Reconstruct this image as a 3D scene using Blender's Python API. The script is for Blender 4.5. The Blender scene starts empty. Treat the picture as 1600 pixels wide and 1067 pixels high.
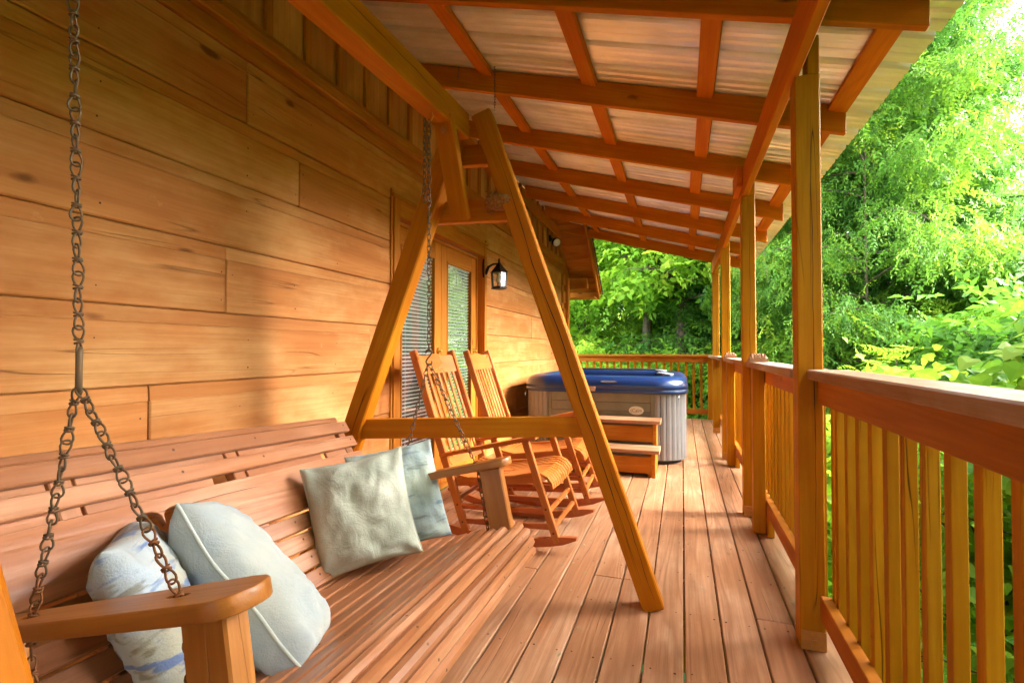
import bpy, bmesh, math, random
import numpy as np
from mathutils import Vector, Matrix, noise
from math import radians, sin, cos, pi

random.seed(7)
scene = bpy.context.scene
COL = scene.collection

# ------------------------------------------------------------------ camera
F_PX = 775.0
YAW = math.atan(266 / F_PX)
PITCH = math.atan(14.5 / F_PX)
cam_d = bpy.data.cameras.new('camera')
cam = bpy.data.objects.new('camera', cam_d)
COL.objects.link(cam)
cam.location = (0, 0, 1.14)
cam.rotation_euler = (pi / 2 + PITCH, 0, YAW)
cam_d.sensor_width = 36
cam_d.lens = F_PX / 1600 * 36
cam_d.clip_start = 0.02
cam_d.clip_end = 400
scene.camera = cam

# ------------------------------------------------------------------ sky, sun, exposure
SUN_EL, SUN_AZ = radians(36), radians(76)        # azimuth from +Y towards +X
world = bpy.data.worlds.new('World')
scene.world = world
world.use_nodes = True
wn = world.node_tree
bg = wn.nodes['Background']
sky = wn.nodes.new('ShaderNodeTexSky')
sky.sky_type = 'NISHITA'
sky.sun_disc = False
sky.sun_elevation = SUN_EL
sky.sun_rotation = SUN_AZ
sky.air_density = 1.0
sky.dust_density = 5.0
sky.ozone_density = 1.0
hs = wn.nodes.new('ShaderNodeHueSaturation')
hs.inputs['Saturation'].default_value = 0.30     # overcast: white cloud light
wn.links.new(sky.outputs[0], hs.inputs['Color'])
wn.links.new(hs.outputs[0], bg.inputs[0])
bg.inputs[1].default_value = 0.15
sd = bpy.data.lights.new('sun', 'SUN')
sd.energy = 0.5
sd.angle = radians(40)
sd.color = (1.0, 0.97, 0.93)
sun = bpy.data.objects.new('sun', sd)
COL.objects.link(sun)
sdir = Vector((cos(SUN_EL) * sin(SUN_AZ), cos(SUN_EL) * cos(SUN_AZ), sin(SUN_EL)))
sun.rotation_euler = sdir.to_track_quat('Z', 'Y').to_euler()
sun.location = sdir * 60
vs = scene.view_settings
vs.view_transform = 'Standard'
vs.look = 'None'
vs.gamma = 1.0
vs.use_curve_mapping = False
vs.exposure = 4.55
scene.render.engine = 'CYCLES'
scene.cycles.max_bounces = 7
scene.cycles.diffuse_bounces = 5
scene.cycles.glossy_bounces = 3
scene.cycles.transmission_bounces = 4
scene.cycles.transparent_max_bounces = 8
scene.cycles.caustics_reflective = False
scene.cycles.caustics_refractive = False

# ------------------------------------------------------------------ helpers
W = {}                                            # world matrix of every object

def place(o, M, parent=None):
    W[o.name] = M
    if parent is not None:
        o.parent = parent
        o.matrix_basis = W[parent.name].inverted() @ M
    else:
        o.matrix_basis = M
    COL.objects.link(o)
    return o

def thing(name, label, cat, loc=(0, 0, 0), group=None, kind=None):
    o = bpy.data.objects.new(name, None)
    o.empty_display_size = 0.1
    tag(o, label, cat, group, kind)
    return place(o, Matrix.Translation(loc))

def part(name, loc, parent):
    o = bpy.data.objects.new(name, None)
    o.empty_display_size = 0.1
    return place(o, Matrix.Translation(loc), parent)

def tag(o, label=None, cat=None, group=None, kind=None):
    if label: o['label'] = label
    if cat: o['category'] = cat
    if group: o['group'] = group
    if kind: o['kind'] = kind
    return o

def meshobj(name, me, mat, parent=None, M=None, smooth=False):
    o = bpy.data.objects.new(name, me)
    if mat is not None and len(me.materials) == 0:
        me.materials.append(mat)
    if smooth:
        me.polygons.foreach_set('use_smooth', [True] * len(me.polygons))
    return place(o, M if M is not None else Matrix.Identity(4), parent)

def frame(x, up, origin):
    x = Vector(x).normalized()
    z = Vector(up); z = (z - x * z.dot(x)).normalized()
    y = z.cross(x)
    return Matrix(((x.x, y.x, z.x, origin[0]), (x.y, y.y, z.y, origin[1]), (x.z, y.z, z.z, origin[2]), (0, 0, 0, 1)))

_boxes = {}
def box_mesh(L, Wd, T, b, mat, key=None):
    k = (round(L, 4), round(Wd, 4), round(T, 4), round(b, 4), mat.name)
    if k in _boxes: return _boxes[k]
    vs_, fs = [], []
    h = (L / 2, Wd / 2, T / 2)
    idx = {}
    for sx in (-1, 1):
        for sy in (-1, 1):
            for sz in (-1, 1):
                s = (sx, sy, sz)
                for ax in range(3):
                    p = [s[i] * (h[i] - (0 if i == ax else b)) for i in range(3)]
                    idx[(s, ax)] = len(vs_); vs_.append(p)
    for ax in range(3):
        o1, o2 = [(1, 2), (2, 0), (0, 1)][ax]
        for sg in (-1, 1):
            q = []
            for a, c in ((-1, -1), (1, -1), (1, 1), (-1, 1)):
                s = [0, 0, 0]; s[ax] = sg; s[o1] = a; s[o2] = c
                q.append(idx[(tuple(s), ax)])
            fs.append(q if sg > 0 else q[::-1])
    for ax in range(3):
        o1, o2 = [(1, 2), (2, 0), (0, 1)][ax]
        for a in (-1, 1):
            for c in (-1, 1):
                def S(t):
                    s = [0, 0, 0]; s[ax] = t; s[o1] = a; s[o2] = c; return tuple(s)
                q = [idx[(S(-1), o1)], idx[(S(1), o1)], idx[(S(1), o2)], idx[(S(-1), o2)]]
                fs.append(q if a * c < 0 else q[::-1])
    for sx in (-1, 1):
        for sy in (-1, 1):
            for sz in (-1, 1):
                s = (sx, sy, sz); q = [idx[(s, 0)], idx[(s, 1)], idx[(s, 2)]]
                fs.append(q if sx * sy * sz > 0 else q[::-1])
    me = bpy.data.meshes.new('board')
    me.from_pydata(vs_, [], fs)
    me.materials.append(mat)
    _boxes[k] = me
    return me

def beam(name, p0, p1, w, t, mat, parent=None, up=(0, 0, 1), b=0.003):
    """a board from p0 to p1 (centre line); w across, t along `up`"""
    p0, p1 = Vector(p0), Vector(p1)
    me = box_mesh((p1 - p0).length, w, t, min(b, w * .3, t * .3), mat)
    return meshobj(name, me, mat, parent, frame(p1 - p0, up, (p0 + p1) / 2))

def boxb(name, lo, hi, mat, parent=None, axis=None, b=0.003, up=None):
    """axis aligned board, grain along its longest side"""
    lo, hi = Vector(lo), Vector(hi)
    d = hi - lo; c = (lo + hi) / 2
    if axis is None: axis = max(range(3), key=lambda i: d[i])
    rest = [i for i in range(3) if i != axis]
    tz = min(rest, key=lambda i: d[i]); ty = [i for i in rest if i != tz][0]
    x = Vector((0, 0, 0)); x[axis] = 1
    z = Vector((0, 0, 0)); z[tz] = 1
    me = box_mesh(d[axis], d[ty], d[tz], min(b, d[ty] * .3, d[tz] * .3), mat)
    return meshobj(name, me, mat, parent, frame(x, z, c))

def tube_data(pts, rad, n=8, closed=False, cap=True):
    pts = [Vector(p) for p in pts]
    m = len(pts)
    if not hasattr(rad, '__len__'): rad = [rad] * m
    vs_, fs = [], []
    prev = None
    for i, p in enumerate(pts):
        if closed: t = pts[(i + 1) % m] - pts[i - 1]
        else: t = pts[min(i + 1, m - 1)] - pts[max(i - 1, 0)]
        t = t.normalized() if t.length > 1e-9 else Vector((0, 0, 1))
        if prev is None:
            a = Vector((0, 0, 1)) if abs(t.z) < .9 else Vector((1, 0, 0))
            nrm = (a - t * a.dot(t)).normalized()
        else:
            nrm = (prev - t * prev.dot(t))
            nrm = nrm.normalized() if nrm.length > 1e-6 else Vector((1, 0, 0))
        prev = nrm
        bn = t.cross(nrm)
        for k in range(n):
            a = 2 * pi * k / n
            vs_.append(p + (nrm * cos(a) + bn * sin(a)) * rad[i])
    for i in range(m if closed else m - 1):
        j = (i + 1) % m
        for k in range(n):
            l = (k + 1) % n
            fs.append((i * n + k, i * n + l, j * n + l, j * n + k))
    if cap and not closed:
        fs.append(tuple(range(n))[::-1]); fs.append(tuple((m - 1) * n + k for k in range(n)))
    return vs_, fs

class MB:
    def __init__(s): s.v, s.f = [], []
    def add(s, v, f):
        o = len(s.v); s.v += [tuple(x) for x in v]; s.f += [tuple(i + o for i in q) for q in f]; return s
    def tube(s, pts, rad, n=8, closed=False): return s.add(*tube_data(pts, rad, n, closed))
    def box(s, lo, hi):
        x0, y0, z0 = lo; x1, y1, z1 = hi
        return s.add([(x0,y0,z0),(x1,y0,z0),(x1,y1,z0),(x0,y1,z0),(x0,y0,z1),(x1,y0,z1),(x1,y1,z1),(x0,y1,z1)],
                     [(3,2,1,0),(4,5,6,7),(0,1,5,4),(1,2,6,5),(2,3,7,6),(3,0,4,7)])
    def lathe(s, prof, n=16, origin=(0, 0, 0), ax='z'):
        v, f = [], []
        for r, z in prof:
            for k in range(n):
                a = 2 * pi * k / n
                p = (r * cos(a), r * sin(a), z)
                if ax == 'x': p = (p[2], p[0], p[1])
                if ax == 'y': p = (p[1], p[2], p[0])
                v.append((p[0] + origin[0], p[1] + origin[1], p[2] + origin[2]))
        for i in range(len(prof) - 1):
            for k in range(n):
                l = (k + 1) % n
                f.append((i * n + k, i * n + l, (i + 1) * n + l, (i + 1) * n + k))
        f.append(tuple(range(n))[::-1]); f.append(tuple((len(prof) - 1) * n + k for k in range(n)))
        return s.add(v, f)
    def mesh(s, name='part'):
        me = bpy.data.meshes.new(name); me.from_pydata(s.v, [], s.f); me.update(); return me
    def build(s, name, mat, parent=None, M=None, smooth=False, local=True):
        """vertices are in world space; the object's origin is moved to their centre"""
        c = Vector(np.mean(np.array(s.v), axis=0)) if M is None else Vector((0, 0, 0))
        if M is None:
            s.v = [(x - c.x, y - c.y, z - c.z) for x, y, z in s.v]; M = Matrix.Translation(c)
        return meshobj(name, s.mesh(name), mat, parent, M, smooth)

# ------------------------------------------------------------------ materials
def lin(r, g, b):
    f = lambda c: (c / 255 / 12.92) if c / 255 <= .04045 else ((c / 255 + .055) / 1.055) ** 2.4
    return (f(r), f(g), f(b), 1)

class NT:
    def __init__(s, name):
        s.m = bpy.data.materials.new(name); s.m.use_nodes = True
        s.t = s.m.node_tree; s.b = s.t.nodes['Principled BSDF']
    def n(s, typ, **kw):
        x = s.t.nodes.new('ShaderNode' + typ)
        for k, v in kw.items():
            if k in x.inputs: x.inputs[k].default_value = v
            else: setattr(x, k, v)
        return x
    def l(s, a, b): s.t.links.new(a, b)
    def math(s, op, a, b=None, clamp=False):
        x = s.t.nodes.new('ShaderNodeMath'); x.operation = op; x.use_clamp = clamp
        for i, q in enumerate((a, b)):
            if q is None: continue
            if isinstance(q, (int, float)): x.inputs[i].default_value = q
            else: s.l(q, x.inputs[i])
        return x.outputs[0]
    def mix(s, fac, a, b, blend='MIX'):
        x = s.t.nodes.new('ShaderNodeMix'); x.data_type = 'RGBA'; x.blend_type = blend
        for sock, q in ((x.inputs[0], fac), (x.inputs[6], a), (x.inputs[7], b)):
            if isinstance(q, (int, float, tuple)): sock.default_value = q
            else: s.l(q, sock)
        return x.outputs[2]
    def ramp(s, fac, stops):
        x = s.t.nodes.new('ShaderNodeValToRGB')
        while len(x.color_ramp.elements) < len(stops): x.color_ramp.elements.new(.5)
        for e, (p, c) in zip(x.color_ramp.elements, stops):
            e.position = p; e.color = c if len(c) == 4 else (*c, 1)
        s.l(fac, x.inputs[0]); return x.outputs[0]

def wood(name, base, dark, light, rough=.5, knots=.0, crack=.0, ring=.5, fine=.5, blotch=.5, bump=.25, vary=.25, spec=.4, grainscale=1.0, scuff=None):
    t = NT(name)
    tc = t.n('TexCoord'); oi = t.n('ObjectInfo')
    off = t.n('CombineXYZ')
    t.l(t.math('MULTIPLY', oi.outputs['Random'], 41.0), off.inputs[0])
    t.l(t.math('MULTIPLY', oi.outputs['Random'], 17.3), off.inputs[1])
    t.l(t.math('MULTIPLY', oi.outputs['Random'], 29.7), off.inputs[2])
    add = t.n('VectorMath', operation='ADD')
    t.l(tc.outputs['Object'], add.inputs[0]); t.l(off.outputs[0], add.inputs[1])
    co = add.outputs[0]
    def nz(sc, detail=4, rough_=.55, dist=0.):
        mp = t.n('Mapping'); mp.inputs['Scale'].default_value = sc; t.l(co, mp.inputs[0])
        x = t.n('TexNoise'); x.inputs['Scale'].default_value = 1.0; x.inputs['Detail'].default_value = detail
        x.inputs['Roughness'].default_value = rough_; x.inputs['Distortion'].default_value = dist
        t.l(mp.outputs[0], x.inputs[0]); return x.outputs[0]
    g = grainscale
    n_ring = nz((.55 * g, 7 * g, 7 * g), 2, .4, .3)
    rings = t.math('SINE', t.math('MULTIPLY', n_ring, 70.0))
    rings = t.math('MULTIPLY_ADD', rings, .5); t.t.nodes[-1].inputs[2].default_value = .5
    n_fine = nz((2.2 * g, 75 * g, 75 * g), 4, .65)
    n_mid = nz((1.1 * g, 16 * g, 16 * g), 4, .6)
    n_blo = nz((1.7, 3.2, 3.2), 5, .62)
    c = t.mix(t.math('MULTIPLY', t.ramp(n_mid, [(.32, (0, 0, 0)), (.68, (1, 1, 1))]), .75), base, dark)
    c = t.mix(t.math('MULTIPLY', t.ramp(n_blo, [(.45, (0, 0, 0)), (.70, (1, 1, 1))]), blotch), c, light)
    c = t.mix(t.math('MULTIPLY', t.math('POWER', rings, 2.5), ring * .55), c, dark, 'MIX')
    c = t.mix(t.math('MULTIPLY', t.ramp(n_fine, [(.35, (1, 1, 1)), (.6, (0, 0, 0))]), fine * .5), c, dark)
    hgt = t.math('ADD', t.math('MULTIPLY', n_fine, .6), t.math('MULTIPLY', rings, .35 * ring))
    hgt = t.math('ADD', hgt, t.math('MULTIPLY', n_mid, .5))
    if knots > 0:
        mp = t.n('Mapping'); mp.inputs['Scale'].default_value = (2.3, 5.2, 0.0); t.l(co, mp.inputs[0])
        vo = t.n('TexVoronoi'); vo.inputs['Scale'].default_value = 1.0; vo.inputs['Randomness'].default_value = 1.0
        wob = t.n('TexNoise'); wob.inputs['Scale'].default_value = 14.0; t.l(co, wob.inputs[0])
        av = t.n('VectorMath', operation='MULTIPLY_ADD'); t.l(wob.outputs['Color'], av.inputs[0]); av.inputs[1].default_value = (.12, .12, 0); t.l(mp.outputs[0], av.inputs[2])
        t.l(av.outputs[0], vo.inputs[0])
        k = t.ramp(vo.outputs['Distance'], [(.05, (1, 1, 1)), (.11, (0, 0, 0))])
        sel = t.math('GREATER_THAN', t.n('SeparateColor').outputs[0], .5)
        sc_ = t.t.nodes[-2] if t.t.nodes[-2].bl_idname == 'ShaderNodeSeparateColor' else t.t.nodes[-1]
        for nd in t.t.nodes:
            if nd.bl_idname == 'ShaderNodeSeparateColor': t.l(vo.outputs['Color'], nd.inputs[0])
        k = t.math('MULTIPLY', k, sel)
        kd = (dark[0] * .32, dark[1] * .28, dark[2] * .25, 1)
        c = t.mix(t.math('MULTIPLY', k, knots), c, kd)
        hgt = t.math('SUBTRACT', hgt, t.math('MULTIPLY', k, .5))
    if crack > 0:
        n_cr = nz((.3, 9.0, 9.0), 2, .45, .1)
        cr = t.math('ABSOLUTE', t.math('SUBTRACT', n_cr, .5))
        cr = t.ramp(cr, [(.0, (1, 1, 1)), (.0045, (0, 0, 0))])
        msk = t.ramp(nz((1.3, 2.0, 2.0), 1), [(.55, (0, 0, 0)), (.60, (1, 1, 1))])
        cr = t.math('MULTIPLY', cr, msk)
        c = t.mix(t.math('MULTIPLY', cr, crack), c, (dark[0] * .15, dark[1] * .12, dark[2] * .1, 1))
        hgt = t.math('SUBTRACT', hgt, t.math('MULTIPLY', cr, 1.5))
    if scuff:
        s_ = t.ramp(nz((9, 9, 9), 6, .7), [(.66, (0, 0, 0)), (.80, (1, 1, 1))])
        c = t.mix(t.math('MULTIPLY', s_, scuff), c, light)
    v = t.n('HueSaturation'); t.l(c, v.inputs['Color'])
    t.l(t.math('MULTIPLY_ADD', oi.outputs['Random'], vary), v.inputs['Value'])
    t.t.nodes[-1].inputs[2].default_value = 1 - vary / 2
    t.l(v.outputs[0], t.b.inputs['Base Color'])
    r = t.math('MULTIPLY_ADD', n_blo, .35); t.t.nodes[-1].inputs[2].default_value = rough - .17
    t.l(r, t.b.inputs['Roughness'])
    t.b.inputs['Specular IOR Level'].default_value = spec
    bp = t.n('Bump'); bp.inputs['Strength'].default_value = bump; bp.inputs['Distance'].default_value = .004
    t.l(hgt, bp.inputs['Height']); t.l(bp.outputs[0], t.b.inputs['Normal'])
    return t.m

def plain(name, col, rough=.5, metal=0., noise_amt=.15, scale=30, bump=0., spec=.5, dirt=None):
    t = NT(name)
    tc = t.n('TexCoord')
    x = t.n('TexNoise'); x.inputs['Scale'].default_value = scale; x.inputs['Detail'].default_value = 5
    t.l(tc.outputs['Object'], x.inputs[0])
    c2 = dirt or tuple(v * (1 - noise_amt * 2) for v in col[:3]) + (1,)
    c = t.mix(t.ramp(x.outputs[0], [(.35, (0, 0, 0)), (.75, (1, 1, 1))]), col, c2)
    t.l(c, t.b.inputs['Base Color'])
    t.b.inputs['Roughness'].default_value = rough; t.b.inputs['Metallic'].default_value = metal
    t.b.inputs['Specular IOR Level'].default_value = spec
    if bump:
        bp = t.n('Bump'); bp.inputs['Strength'].default_value = bump; bp.inputs['Distance'].default_value = .003
        t.l(x.outputs[0], bp.inputs['Height']); t.l(bp.outputs[0], t.b.inputs['Normal'])
    return t.m

M_WALL = wood('siding_stain', lin(195, 129, 72), lin(160, 95, 42), lin(210, 160, 104), rough=.62, knots=.8, crack=.55, ring=.22, fine=.6, blotch=.8, bump=.5, vary=.2, scuff=.5, spec=.1)
M_TRIM = wood('trim_stain', lin(182, 112, 34), lin(152, 84, 18), lin(196, 134, 54), rough=.6, knots=.8, ring=.5, fine=.75, blotch=.6, bump=.4, vary=.22, spec=.1)
M_ROOF = wood('rafter_stain', lin(200, 114, 10), lin(170, 88, 5), lin(210, 132, 24), rough=.6, knots=.8, ring=.5, fine=.75, blotch=.6, bump=.4, vary=.22, spec=.1)
M_POST = wood('post_stain', lin(186, 126, 12), lin(158, 96, 6), lin(198, 144, 28), rough=.58, knots=.8, crack=.95, ring=.5, fine=.75, blotch=.6, bump=.4, vary=.22, spec=.1)
M_STAND = wood('stand_stain', lin(192, 114, 10), lin(164, 86, 5), lin(204, 134, 24), rough=.55, knots=.8, crack=.95, ring=.5, fine=.75, blotch=.6, bump=.4, vary=.22, spec=.1)
M_DECK = wood('deck_stain', lin(184, 132, 94), lin(144, 94, 60), lin(210, 170, 136), rough=.5, knots=.5, crack=.5, ring=.95, fine=.9, blotch=.7, bump=.6, vary=.28, spec=.4, scuff=.6)
M_SWING = wood('swing_stain', lin(178, 116, 76), lin(142, 84, 48), lin(204, 152, 116), rough=.36, knots=.4, crack=.9, ring=.7, fine=.8, blotch=.7, bump=.4, vary=.2, spec=.5)
M_ARM = wood('arm_stain', lin(182, 114, 46), lin(150, 84, 28), lin(200, 140, 76), rough=.4, knots=.8, crack=.5, ring=.5, fine=.75, blotch=.6, bump=.4, vary=.22, spec=.5)
M_CHAIR = wood('chair_varnish', lin(186, 108, 44), lin(156, 80, 24), lin(202, 134, 68), rough=.3, ring=.5, fine=.4, blotch=.4, bump=.08, vary=.12, spec=.5)
M_CHAIRD = wood('chair_rocker_varnish', lin(176, 90, 40), lin(140, 62, 22), lin(196, 116, 60), rough=.3, ring=.4, fine=.4, blotch=.4, bump=.08, vary=.12, spec=.5)
M_CAP = wood('cap_rail_weathered', lin(166, 128, 98), lin(138, 94, 62), lin(196, 188, 182), rough=.75, knots=.4, crack=.9, ring=.5, fine=.8, blotch=.9, bump=.5, vary=.12, spec=.2, scuff=.6)
M_IRON = plain('chain_iron', lin(96, 82, 64), .55, .45, .3, 60, .2, dirt=lin(120, 80, 46))
M_RUST = plain('chain_rust', lin(140, 84, 40), .7, .45, .3, 80, .3, dirt=lin(88, 52, 26))
M_HOOKP = plain('painted_hook', lin(200, 126, 50), .5, 0, .1, 40)
M_BLACK = plain('black_iron', lin(24, 22, 22), .45, .5, .2, 50, .1)
M_BOLT = plain('painted_bolt', lin(180, 112, 44), .5, .2, .2, 60)
M_PLATE = plain('painted_plate', lin(190, 126, 50), .5, .2, .1, 40)
M_NAIL = plain('screw_dark', lin(62, 40, 28), .7, .3, .1, 40)
M_BRASS = plain('brass', lin(214, 168, 72), .28, 1.0, .1, 40)
M_BLIND = plain('blind_slat', lin(226, 228, 226), .5, 0, .04, 30)
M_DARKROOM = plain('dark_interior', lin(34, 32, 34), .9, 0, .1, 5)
M_WHITEP = plain('lamp_white', lin(228, 226, 214), .4, 0, .05, 20)
M_NEST = plain('nest_fibre', lin(168, 112, 62), .95, 0, .35, 90, .8)
M_BARK = plain('bark', lin(104, 92, 76), .95, 0, .32, 14, 1.0, dirt=lin(54, 46, 36))
M_TWIG = plain('twig', lin(92, 76, 52), .9, 0, .2, 30)
M_SCREWPLUG = plain('screw_plug', lin(96, 58, 40), .7, 0, .2, 30)

def tub_blue():
    t = NT('tub_acrylic_blue')
    tc = t.n('TexCoord'); x = t.n('TexNoise'); x.inputs['Scale'].default_value = 5; x.inputs['Detail'].default_value = 4
    t.l(tc.outputs['Object'], x.inputs[0])
    t.l(t.mix(x.outputs[0], lin(13, 37, 82), lin(17, 50, 102)), t.b.inputs['Base Color'])
    t.b.inputs['Roughness'].default_value = .3
    t.b.inputs['Coat Weight'].default_value = .3
    return t.m
M_BLUE = tub_blue()
M_TUBPANEL = plain('tub_panel', lin(124, 118, 98), .55, 0, .08, 8, dirt=lin(110, 104, 84))
M_TUBCORNER = plain('tub_corner', lin(130, 128, 128), .5, 0, .06, 8)
M_TUBDARK = plain('tub_base', lin(52, 50, 58), .6, 0, .1, 10)
M_BADGE = plain('badge', lin(222, 212, 190), .4, 0, .03, 10)
M_BADGETXT = plain('badge_print', lin(110, 96, 72), .5, 0, .02, 10)
M_GREYTRIM = plain('tub_grey_trim', lin(150, 156, 166), .3, 0, .1, 20)

def glass_mat(name, ior=1.55, rough=.0):
    t = NT(name)
    out = t.t.nodes['Material Output']
    lw = t.n('LayerWeight'); lw.inputs['Blend'].default_value = .5
    fr_ = t.math('MULTIPLY_ADD', t.math('POWER', lw.outputs['Facing'], 4.0), 1 - ior); t.t.nodes[-1].inputs[2].default_value = ior
    tr = t.n('BsdfTransparent'); tr.inputs['Color'].default_value = (.94, .97, .95, 1)
    gl = t.n('BsdfGlossy'); gl.inputs['Roughness'].default_value = rough; gl.inputs['Color'].default_value = (1, 1, 1, 1)
    mx = t.n('MixShader'); t.l(fr_, mx.inputs[0]); t.l(tr.outputs[0], mx.inputs[1]); t.l(gl.outputs[0], mx.inputs[2])
    t.l(mx.outputs[0], out.inputs[0])
    return t.m
M_GLASS = glass_mat('pane_glass', .26)
M_LGLASS = glass_mat('lantern_glass', .03)
M_BULB = plain('bulb_glass', lin(240, 240, 236), .2, 0, .02, 10)

def metal_roof():
    t = NT('roof_metal')
    tc = t.n('TexCoord'); x = t.n('TexNoise'); x.inputs['Scale'].default_value = 3.5; x.inputs['Detail'].default_value = 6
    t.l(tc.outputs['Object'], x.inputs[0])
    t.l(t.mix(t.ramp(x.outputs[0], [(.35, (0, 0, 0)), (.7, (1, 1, 1))]), lin(244, 242, 236), lin(224, 218, 204)), t.b.inputs['Base Color'])
    t.b.inputs['Metallic'].default_value = .45; t.b.inputs['Roughness'].default_value = .34
    return t.m
M_METAL = metal_roof()

def fabric(name, c0, c1, stroke=None, stroke2=None, scale=5.0, sthr=.64):
    t = NT(name)
    tc = t.n('TexCoord')
    x = t.n('TexNoise'); x.inputs['Scale'].default_value = scale; x.inputs['Detail'].default_value = 6; x.inputs['Roughness'].default_value = .6
    t.l(tc.outputs['Object'], x.inputs[0])
    c = t.mix(t.ramp(x.outputs[0], [(.38, (0, 0, 0)), (.64, (1, 1, 1))]), c0, c1)
    for i, (st, rot) in enumerate(((stroke, .5), (stroke2, 1.9))):
        if st is None: continue
        mp = t.n('Mapping'); mp.inputs['Rotation'].default_value = (0, 0, rot); mp.inputs['Scale'].default_value = (5 + i, 34, 12); mp.inputs['Location'].default_value = (i * 3.1, 1.7, 0)
        t.l(tc.outputs['Object'], mp.inputs[0])
        y = t.n('TexNoise'); y.inputs['Scale'].default_value = 1; y.inputs['Detail'].default_value = 3; t.l(mp.outputs[0], y.inputs[0])
        c = t.mix(t.math('MULTIPLY', t.ramp(y.outputs[0], [(sthr, (0, 0, 0)), (sthr + .07, (1, 1, 1))]), .75), c, st)
    t.l(c, t.b.inputs['Base Color'])
    t.b.inputs['Roughness'].default_value = .9; t.b.inputs['Specular IOR Level'].default_value = .15
    t.b.inputs['Sheen Weight'].default_value = .12; t.b.inputs['Sheen Roughness'].default_value = .5
    w = t.n('TexNoise'); w.inputs['Scale'].default_value = 260; w.inputs['Detail'].default_value = 2; t.l(tc.outputs['Object'], w.inputs[0])
    w2 = t.n('TexNoise'); w2.inputs['Scale'].default_value = 11; w2.inputs['Detail'].default_value = 4; w2.inputs['Distortion'].default_value = 1.2; t.l(tc.outputs['Object'], w2.inputs[0])
    h = t.math('ADD', t.math('MULTIPLY', w.outputs[0], .12), w2.outputs[0])
    w3 = t.n('TexNoise'); w3.inputs['Scale'].default_value = 27; w3.inputs['Detail'].default_value = 5; w3.inputs['Distortion'].default_value = 1.8; t.l(tc.outputs['Object'], w3.inputs[0])
    h = t.math('ADD', h, t.math('MULTIPLY', w3.outputs[0], .2))
    bp = t.n('Bump'); bp.inputs['Strength'].default_value = .36; bp.inputs['Distance'].default_value = .016
    t.l(h, bp.inputs['Height']); t.l(bp.outputs[0], t.b.inputs['Normal'])
    return t.m
M_PIL_A = fabric('pillow_brushstroke', lin(170, 164, 142), lin(166, 178, 190), lin(64, 100, 160), lin(118, 114, 92), 4.5, .55)
M_PIL_B = fabric('pillow_velvet_ice', lin(178, 180, 172), lin(158, 168, 174), scale=4)
M_PIL_C = fabric('pillow_velvet_sage', lin(186, 186, 170), lin(164, 168, 152), scale=5)
M_PIL_D = fabric('pillow_watercolour', lin(170, 178, 162), lin(150, 166, 168), lin(92, 120, 140), lin(108, 122, 112), 6, .62)
M_PIPE_B = fabric('piping_ice', lin(188, 190, 182), lin(182, 186, 180))
M_PIPE_C = fabric('piping_sage', lin(176, 178, 156), lin(168, 172, 152))

def leaf_mat(name, c0, c1, c2, trans=.45):
    t = NT(name)
    out = t.t.nodes['Material Output']
    at = t.n('Attribute', attribute_name='tint')
    c = t.ramp(at.outputs['Fac'], [(0, c0), (.55, c1), (1, c2)])
    t.l(c, t.b.inputs['Base Color']); t.b.inputs['Roughness'].default_value = .6; t.b.inputs['Specular IOR Level'].default_value = .2
    tl = t.n('BsdfTranslucent'); cc = t.mix(.35, c, (c2[0], c2[1] * 1.1, c2[2] * .8, 1)); t.l(cc, tl.inputs[0])
    mx = t.n('MixShader'); mx.inputs[0].default_value = trans
    t.l(t.b.outputs[0], mx.inputs[1]); t.l(tl.outputs[0], mx.inputs[2]); t.l(mx.outputs[0], out.inputs[0])
    return t.m
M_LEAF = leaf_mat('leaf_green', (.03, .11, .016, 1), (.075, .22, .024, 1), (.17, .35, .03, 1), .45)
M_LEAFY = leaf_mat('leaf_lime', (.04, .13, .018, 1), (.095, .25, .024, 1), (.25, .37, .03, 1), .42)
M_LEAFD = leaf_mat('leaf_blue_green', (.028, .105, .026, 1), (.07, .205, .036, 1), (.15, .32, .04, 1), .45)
M_LEAFF = leaf_mat('leaf_brightened', (.10, .26, .026, 1), (.22, .45, .035, 1), (.44, .58, .045, 1), .52)  # leaf colour brightened to offset shade on far trees and low growth

def ground_mat():
    t = NT('forest_floor')
    tc = t.n('TexCoord'); x = t.n('TexNoise'); x.inputs['Scale'].default_value = .8; x.inputs['Detail'].default_value = 8
    t.l(tc.outputs['Object'], x.inputs[0])
    t.l(t.ramp(x.outputs[0], [(.35, (.05, .035, .02, 1)), (.5, (.05, .10, .02, 1)), (.7, (.09, .18, .03, 1))]), t.b.inputs['Base Color'])
    t.b.inputs['Roughness'].default_value = .95
    return t.m
M_GROUND = ground_mat()

# ------------------------------------------------------------------ setting: ground and deck
def ground_z(x, y):
    d = math.hypot(x - 1, y - 5)
    z = -2.6
    if y > 9: z += (y - 9) * .16
    if x > 6: z += (x - 6) * .05
    if y < -4: z += (-4 - y) * .05
    return z + .25 * noise.noise((x * .2, y * .2, 0))
def build_ground():
    n = 90; xs = np.linspace(-90, 110, n); ys = np.linspace(-90, 130, n)
    v = [(x, y, ground_z(x, y)) for y in ys for x in xs]
    f = [(j * n + i, j * n + i + 1, (j + 1) * n + i + 1, (j + 1) * n + i) for j in range(n - 1) for i in range(n - 1)]
    me = bpy.data.meshes.new('ground'); me.from_pydata(v, [], f)
    tag(meshobj('ground', me, M_GROUND, smooth=True), kind='structure')
build_ground()

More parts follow.
